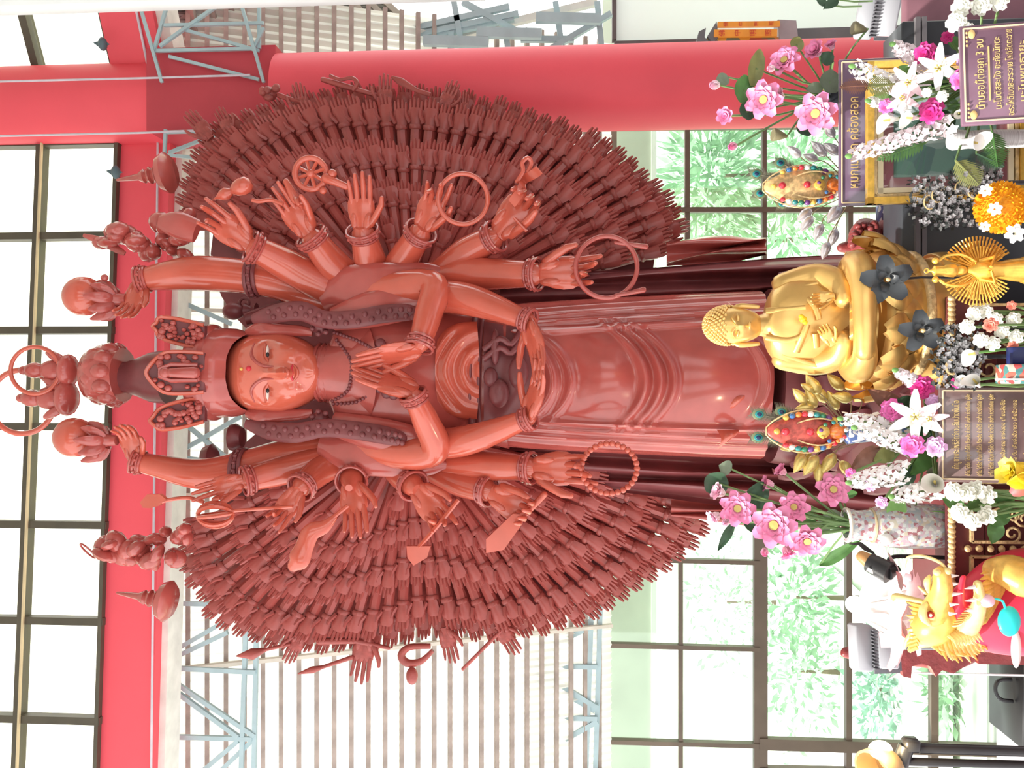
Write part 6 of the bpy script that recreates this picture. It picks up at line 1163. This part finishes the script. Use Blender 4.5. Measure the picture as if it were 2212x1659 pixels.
dt('brow_ridge', [(2008, 1348, 2.09, 5), (1994, 1332, 2.075, 9), (1996, 1312, 2.075, 7), (2006, 1300, 2.08, 3)], DGL, 8, round_end=True)
dt('brow_ridge', [(2006, 1278, 2.07, 4), (2002, 1258, 2.05, 7), (2008, 1244, 2.05, 3)], DGL, 8, round_end=True)
for xx, yy in ((2024, 1236), (2046, 1234)): de('nostril', xx, yy, 2.02, 8, 8, .01, DGL)
for k in range(9): dt('cheek_spike', [(2050 + 6 * k, 1372 - 3 * k, 2.12, 7), (2062 + 6 * k, 1384 - 2 * k, 2.10, 5), (2068 + 7 * k, 1402 - 2 * k, 2.09, .8)], DGL, 6, 3, flat=.7)
for k in range(12): dt('crest_lock', [(1992 - 1 * k, 1310 + 8 * k, 2.16, 6), (1976 - k, 1306 + 9 * k, 2.17, 5), (1958 + (k % 3) * 5, 1300 + 10 * k, 2.18, .8)], DG, 6, 3, flat=.7)
dt('whisker', [(2052, 1240, 2.03, 3), (2030, 1215, 2.03, 3.5), (1995, 1202, 2.05, 3.5), (1962, 1204, 2.07, 3), (1955, 1225, 2.08, 2)], DGL, 7, k=6)
r_ = random.Random(4)
for k in range(26):
    a = k / 25; x0 = 1995 + 120 * a; y0 = 1385 + 25 * math.sin(a * 3) ; l = r_.uniform(26, 44)
    dt('mane_lock', [(x0, y0 - 28, 2.17, 7), (x0 + l * .25, y0, 2.16, 6), (x0 + l * .6, y0 + r_.uniform(4, 26), 2.15, 1)], DG if k % 2 else DGL, 6, 3, flat=.6)
for k in range(14):
    a = k / 13; x0 = 2060 + 55 * a; dt('jaw_fringe', [(x0, 1352 - 70 * a, 2.09, 5), (x0 + 14, 1350 - 66 * a, 2.07, 4), (x0 + 26, 1342 - 60 * a, 2.06, .8)], DGL, 6, 3, flat=.6)
for k in range(10):
    y0 = 1230 + 12 * k; dt('back_fin', [(2165, 1235 + 4 * k, 2.12, 8), (2135 - k, y0 + 4, 2.10, 6), (2118 - 2 * k, y0 + 10, 2.09, 1)], DG, 6, 3, flat=.5)
own('body', loft([(2080, 1330, 2.22, 60, .08), (2140, 1310, 2.20, 95, .10), (2212, 1300, 2.18, 110, .11), (2330, 1300, 2.15, 110, .11)], 28), DRD, dr)
own('body_stand', MB().box((P(2330, 1300, 2.15).x, 2.15, (ZS + P(2325, 1300, 2.15).z) / 2 if P(2325, 1300, 2.15).z > ZS else ZS + .01), (.2, .18, max(.02, P(2325, 1300, 2.15).z - ZS)), bev=.004), DRD, dr)
dt('gold_coil', [(2215, 1250, 2.05, 40), (2180, 1235, 2.07, 36), (2150, 1232, 2.10, 26)], DG, 14, round_end=True)
TURQ = mat('turquoise', (.03, .72, .72), .35); de('turquoise_drop', 2180, 1342, 2.06, 23, 32, .012, TURQ); dt('drop_cord', [(2172, 1318, 2.06, 2.5), (2165, 1298, 2.05, 2.5), (2140, 1292, 2.05, 2.5)], TURQ, 6); de('pink_bead', 2132, 1298, 2.04, 16, 14, .012, mat('bead_pink', (.88, .55, .66), .3)); de('white_patch', 2195, 1402, 2.10, 10, 40, .01, WT)
# lit lotus lamp
LD = 2.42; lc = P(1945, 1300, LD); la = thing('lotus_lamp', (lc.x, LD, ZT), 'glowing lotus-shaped lamp with pink tipped petals behind the dragon', 'lamp')
PLT = mat2('lamp_petal', (.97, .92, .90), (.93, .50, .55), lo=.45, hi=1.0); lpm = petal_mesh('lamp', .75, .2, .10, PLT, .5, 8, 7)
c0 = P(1890, 1318, LD - .02)
petals(la, c0, (0, -.15, -1), 128 * PX(LD), [(8, .40, .85, .15), (8, .95, .9, .12)], lpm); petals(la, P(1990, 1310, LD), (0, -.2, 1), 85 * PX(LD), [(8, .65, .75, .2)], lpm)
own('bulb', MB().ell(P(1905, 1300, LD), (52 * PX(LD), .05, 46 * PX(LD)), 20, 14), mat('bulb_glow', (1, .98, .94), .4, emit=(1, .97, .92, 2.5), var=0), la); own('bulb_cap', MB().ell(P(1845, 1305, LD), (18 * PX(LD), .02, 18 * PX(LD)), 12, 8), MATS['bulb_glow'], la)
own('lamp_stem', MB().tube([P(1960, 1300, LD + .02), Vector((lc.x, LD + .02, ZT))], [.02, .03], 10), GOLD, la)
sl = thing('spotlight', P(2010, 1215, 2.44), 'small black clip spotlight with a brown cap beside the lotus lamp', 'spotlight'); BLK = mat('black_plastic', (.02, .02, .022), .35)
own('lamp_body', MB().tube([P(1878, 1215, 2.40), P(1922, 1238, 2.36)], [.026, .030], 16).tube([P(1918, 1236, 2.365), P(1942, 1228, 2.37)], [.022, .008], 12), BLK, sl); own('brown_cap', MB().tube([P(1862, 1202, 2.41), P(1880, 1214, 2.40)], [.016, .022], 12, round_end=True), mat('cap_brown', (.42, .22, .08), .5), sl); own('label_patch', MB().box(P(1880, 1233, 2.368), (.010, .004, .018), Matrix.Rotation(.5, 3, 'Y')), WHITEP, sl)
own('bracket', MB().tube(smooth_path([tuple(P(1915, 1222, 2.40)), tuple(P(1925, 1205, 2.41)), tuple(P(1960, 1202, 2.42)), tuple(Vector((P(1990, 1205, 2.43).x, 2.43, ZT)))], 4), .006, 7), BLK, sl)
# butterflies' dark wings of the cable tie above the spotlight
own('lamp_clip', MB().prism(pp([(1835, 1176, 2.43), (1862, 1172, 2.43), (1888, 1192, 2.43), (1893, 1200, 2.43), (1868, 1190, 2.43), (1855, 1178, 2.43)]), (0, .01, 0)), BLK, sl)
# floodlights on carved red stands
FG = mat('floodlight_grey', (.42, .43, .47), .5, var=.06); FGD = mat('floodlight_fins', (.16, .16, .18), .5)
def floodlight(x, y, D, label, ang, zfoot, tilt):
    c = P(x, y, D); t = thing('floodlight', (c.x, D, zfoot), label, 'floodlight'); s = PX(D); R = Matrix.Rotation(ang, 3, 'Z') @ Matrix.Rotation(tilt, 3, 'X')
    own('lamp_head', MB().box(c + R @ Vector((0, 0, .0)) + Vector((0, 0, 26 * s)), (94 * s, .07, 36 * s), R, bev=.006), FG, t); own('gear_box', MB().box(c + Vector((0, 0, -16 * s)) + R @ Vector((0, -.012, 0)), (78 * s, .085, 44 * s), R, bev=.006), FG, t)
    for k in range(12): own('cooling_fin', MB().box(c + Vector((0, 0, 6 * s)) + R @ Vector(((k - 5.5) * 7 * s, -.040, 0)), (2.4 * s, .03, 14 * s), R), FGD, t)
    own('bracket', MB().bar(c + R @ Vector((-50 * s, 0, 0)), c + R @ Vector((-50 * s, .02, -60 * s)), .012, .006).bar(c + R @ Vector((50 * s, 0, 0)), c + R @ Vector((50 * s, .02, -60 * s)), .012, .006).bar(c + R @ Vector((-50 * s, .02, -60 * s)), c + R @ Vector((50 * s, .02, -60 * s)), .012, .006), FGD, t)
    own('mast', MB().tube([c + Vector((0, .02, -58 * s)), Vector((c.x, D + .02, zfoot))], .012, 10), FGD, t)
floodlight(1886, 1398, 2.9, 'pale grey floodlight with cooling fins at the left beside the lotus lamp', .15, 0, .1); floodlight(1898, 30, 3.2, 'grey floodlight at the upper right in front of the white wall', -.6, 0, -.25)
RCV = mat('carved_red_wood', (.24, .04, .04), .4, var=.25, scale=20, bump=.3, bscale=50)
st = thing('carved_stand', (P(2000, 1430, 3.1).x, 3.1, 0), 'dark red carved wooden stand below the left floodlight', 'stand')
own('stand_post', tubepx(MB(), smooth_path([(1818, 1408, 3.12, 6), (1830, 1410, 3.12, 12), (1900, 1415, 3.12, 22), (1960, 1415, 3.12, 22), (2050, 1420, 3.12, 26), (2108, 1412, 3.12, 14)], 4), 12), RCV, st)
own('carved_bracket', MB().prism(pp([(1930, 1395, 3.05), (2100, 1400, 3.05), (2108, 1425, 3.05), (2060, 1455, 3.05), (2035, 1448, 3.05), (2022, 1462, 3.05), (2010, 1440, 3.05), (1990, 1432, 3.05), (1970, 1440, 3.05), (1968, 1465, 3.05), (1952, 1462, 3.05), (1946, 1440, 3.05)]), (0, .05, 0)), RCV, st)
own('stand_foot', MB().box((P(2100, 1410, 3.12).x, 3.12, P(2105, 1410, 3.12).z / 2), (.06, .06, P(2105, 1410, 3.12).z)), RCV, st)
own('notice_card', MB().prism(pp([(1935, 1462, 3.2), (1915, 1470, 3.2), (1948, 1448, 3.2), (1975, 1446, 3.2)]), (0, .004, 0)).box((P(1950, 1455, 3.2).x, 3.21, P(1950, 1455, 3.2).z / 2), (.006, .006, P(1950, 1455, 3.2).z)), mat('card_white', (.8, .8, .82), .6), label='small white card on a thin stick under the left floodlight', cat='card')
fi = thing('carved_finial', (P(1990, 530, 2.98).x, 3.02, 0), 'dark red carved lion-head finial and post right of the gold figure', 'finial')
f_ = MB(); f_.ell(P(1868, 528, 2.98), (56 * PX(2.98), .08, 34 * PX(2.98)), 16, 12); tubepx(f_, [(1818, 535, 2.98, 10), (1840, 533, 2.98, 16)], 10, round_end=True)
r_ = random.Random(9)
own('lion_head', f_, RCV, fi)
for k in range(22): own('curl', MB().ell(P(1868 + r_.uniform(-28, 26), 528 + r_.uniform(-50, 50), 2.92), (.014, .02, .014), 8, 6), RCV, fi)
own('collar', MB().lathe([(.07, -.02), (.085, 0), (.085, .02), (.06, .03)], 20, Matrix.Translation(P(1915, 530, 2.99))), RCV, fi); own('post', MB().box((P(1990, 510, 3.05).x, 3.08, P(1925, 510, 3.05).z / 2), (.13, .1, P(1925, 510, 3.05).z), bev=.01), RCV, fi)
sc = MB(); tubepx(sc, smooth_path([(1960, 480, 2.9, 10), (1985, 485, 2.88, 12), (2005, 500, 2.86, 11), (1998, 520, 2.86, 9), (1975, 522, 2.88, 8)], 4), 8, flat=.5); own('grey_scroll', sc, mat('scroll_grey', (.17, .17, .19), .4), fi)
own('blue_parcel', MB().box((P(1960, 440, 2.9).x, 3.02, P(1930, 440, 2.9).z * .5), (.10, .1, P(1928, 440, 2.9).z), bev=.01), patt_mat('parcel_blue', [(.06, .09, .22), (.10, .13, .28), (.5, .5, .55), (.04, .06, .16)], 45), label='dark blue patterned parcel behind the lower corner of the gilt frame', cat='parcel')
own('mauve_panel', MB().box((P(1990, 40, 2.85).x, 2.86, P(1952, 40, 2.85).z / 2), (.26, .04, P(1952, 40, 2.85).z), bev=.01), mat('mauve_cloth', (.24, .11, .14), .7, var=.15, scale=8), label='dark mauve chair back at the upper right beside the grey floodlight', cat='chair')
leaf(1795, 8, 2.9, 40, 22, -.6, 'dark green leaf at the top edge above the grey floodlight', LEAFD); leaf(1775, 4, 2.9, 26, 16, .4, 'small dark leaf at the top edge left of the grey floodlight', LEAFD)
# shrine board with orange couplets behind the pillar
sh = thing('shrine_board', (P(1720, 72, 7.4).x, 7.4, -1.6), 'small shrine front with two orange couplet boards and red characters behind the pillar', 'shrine'); ORG = mat('couplet_orange', (.90, .38, .05), .5); CHR = mat('character_red', (.72, .09, .05), .5); SD7 = 7.4
for (y0, y1, xs_, xe, w_) in ((54, 52, 1550, 1684, 11), (73, 72, 1542, 1678, 15)):
    a, b = P(xs_, y0, SD7), P(xe, y1, SD7); bd = own('couplet_board', MB().bar(a, b, w_ * PX(SD7), .03), ORG, sh)
    for k, ch in enumerate('佛中明照'):
        p = a.lerp(b, .13 + .245 * k); me = text_mesh(ch, .058 * w_ / 15); me.materials.append(CHR); obj('character', me, None, bd, Matrix.Translation(p + Vector((0, -.017, 0))) @ Matrix.Rotation(PI / 2, 4, 'X'))
own('shrine_roof', MB().prism(pp([(1505, 92, SD7), (1510, 68, SD7), (1525, 60, SD7), (1522, 80, SD7), (1530, 88, SD7)]), (0, .1, 0)).prism(pp([(1528, 78, SD7), (1548, 46, SD7), (1552, 80, SD7), (1540, 92, SD7)]), (0, .1, 0)), mat('shrine_grey', (.16, .17, .18), .6), sh); own('shrine_foot', MB().prism(pp([(1680, 42, SD7), (1720, 44, SD7), (1725, 90, SD7), (1685, 92, SD7)]), (0, .15, 0)), mat('shrine_stone', (.38, .34, .36), .6), sh)
own('painted_panel', MB().prism(pp([(1528, 82, SD7 + .03), (1690, 80, SD7 + .03), (1690, 125, SD7 + .03), (1528, 128, SD7 + .03)]), (0, .03, 0)), patt_mat('shrine_paint', [(.62, .32, .10), (.40, .12, .08), (.18, .24, .18), (.7, .42, .08)], 10), sh)
own('shrine_post', MB().box((P(1700, 72, SD7).x, SD7 + .1, (P(1715, 72, SD7).z - 1.6) / 2), (.12, .1, P(1715, 72, SD7).z + 1.6)), MATS['shrine_grey'], sh)
# black lamp stand with a glowing lamp at the left edge
ls = thing('lamp_stand', (P(2212, 1620, 3.4).x, 3.4, 0), 'black pipe stand with a glowing lamp at the lower left edge', 'lamp'); LDp = 3.4
own('pipe', MB().tube([P(1985, 1616, LDp), Vector((P(2212, 1624, LDp).x, LDp, 0))], .020, 10), BLK, ls); own('pipe', MB().tube([P(1960, 1645, LDp), Vector((P(2212, 1652, LDp).x, LDp, 0))], .016, 10), BLK, ls)
own('pipe_head', MB().box(P(1968, 1608, LDp), (.05, .06, .06), bev=.01).tube(pp([(1958, 1612, LDp), (1945, 1650, LDp)]), .03, 10), BLK, ls); own('lamp_shade', MB().lathe([(.0, -.02), (.06, .0), (.085, .06), (.09, .10), (.08, .10), (.055, .02)], 20, frame(Vector((-.2, -.5, .8)), None, P(1925, 1648, LDp))), mat('shade_bronze', (.35, .22, .10), .4, metal=.5), ls)
own('lamp_bulb', MB().ell(P(1902, 1620, LDp), (.035, .035, .045), 16, 12), mat('warm_bulb', (1, .9, .7), .4, emit=(1, .78, .45, 14), var=0), ls)
bl = bpy.data.lights.new('lamp_glow', 'POINT'); bl.energy = 12; bl.color = (1, .8, .5); bl.shadow_soft_size = .05; blo = bpy.data.objects.new('lamp_glow', bl); COL.objects.link(blo); blo.location = P(1895, 1612, LDp - .1)
# bench beside the windows
bn = thing('grey_bench', (P(2180, 1450, 4.6).x, 4.6, 0), 'dark grey metal trolley bench standing by the windows at the lower left', 'bench'); X0, X1 = P(2185, 1372, 4.6).x, P(2185, 1590, 4.6).x; zb_ = P(2180, 1450, 4.6).z
own('bench_rail', MB().box(((X0 + X1) / 2, 4.6, zb_), (abs(X1 - X0), .35, .04), bev=.006), BLK, bn); own('bench_panel', MB().box(((X0 + X1) / 2, 4.5, zb_ - .06), (abs(X1 - X0), .04, .08), bev=.006), mat('bench_grey', (.35, .35, .36), .6), bn)
for x in (X0 - .04, X1 + .04):
    for y in (4.46, 4.74): own('leg', MB().box((x, y, zb_ / 2), (.03, .03, zb_)), BLK, bn)
own('handle', MB().tube(smooth_path([tuple(P(2185, 1468, 4.5)), tuple(P(2158, 1470, 4.5)), tuple(P(2150, 1490, 4.5)), tuple(P(2160, 1510, 4.5)), tuple(P(2188, 1515, 4.5))], 4), .010, 7), BLK, bn)
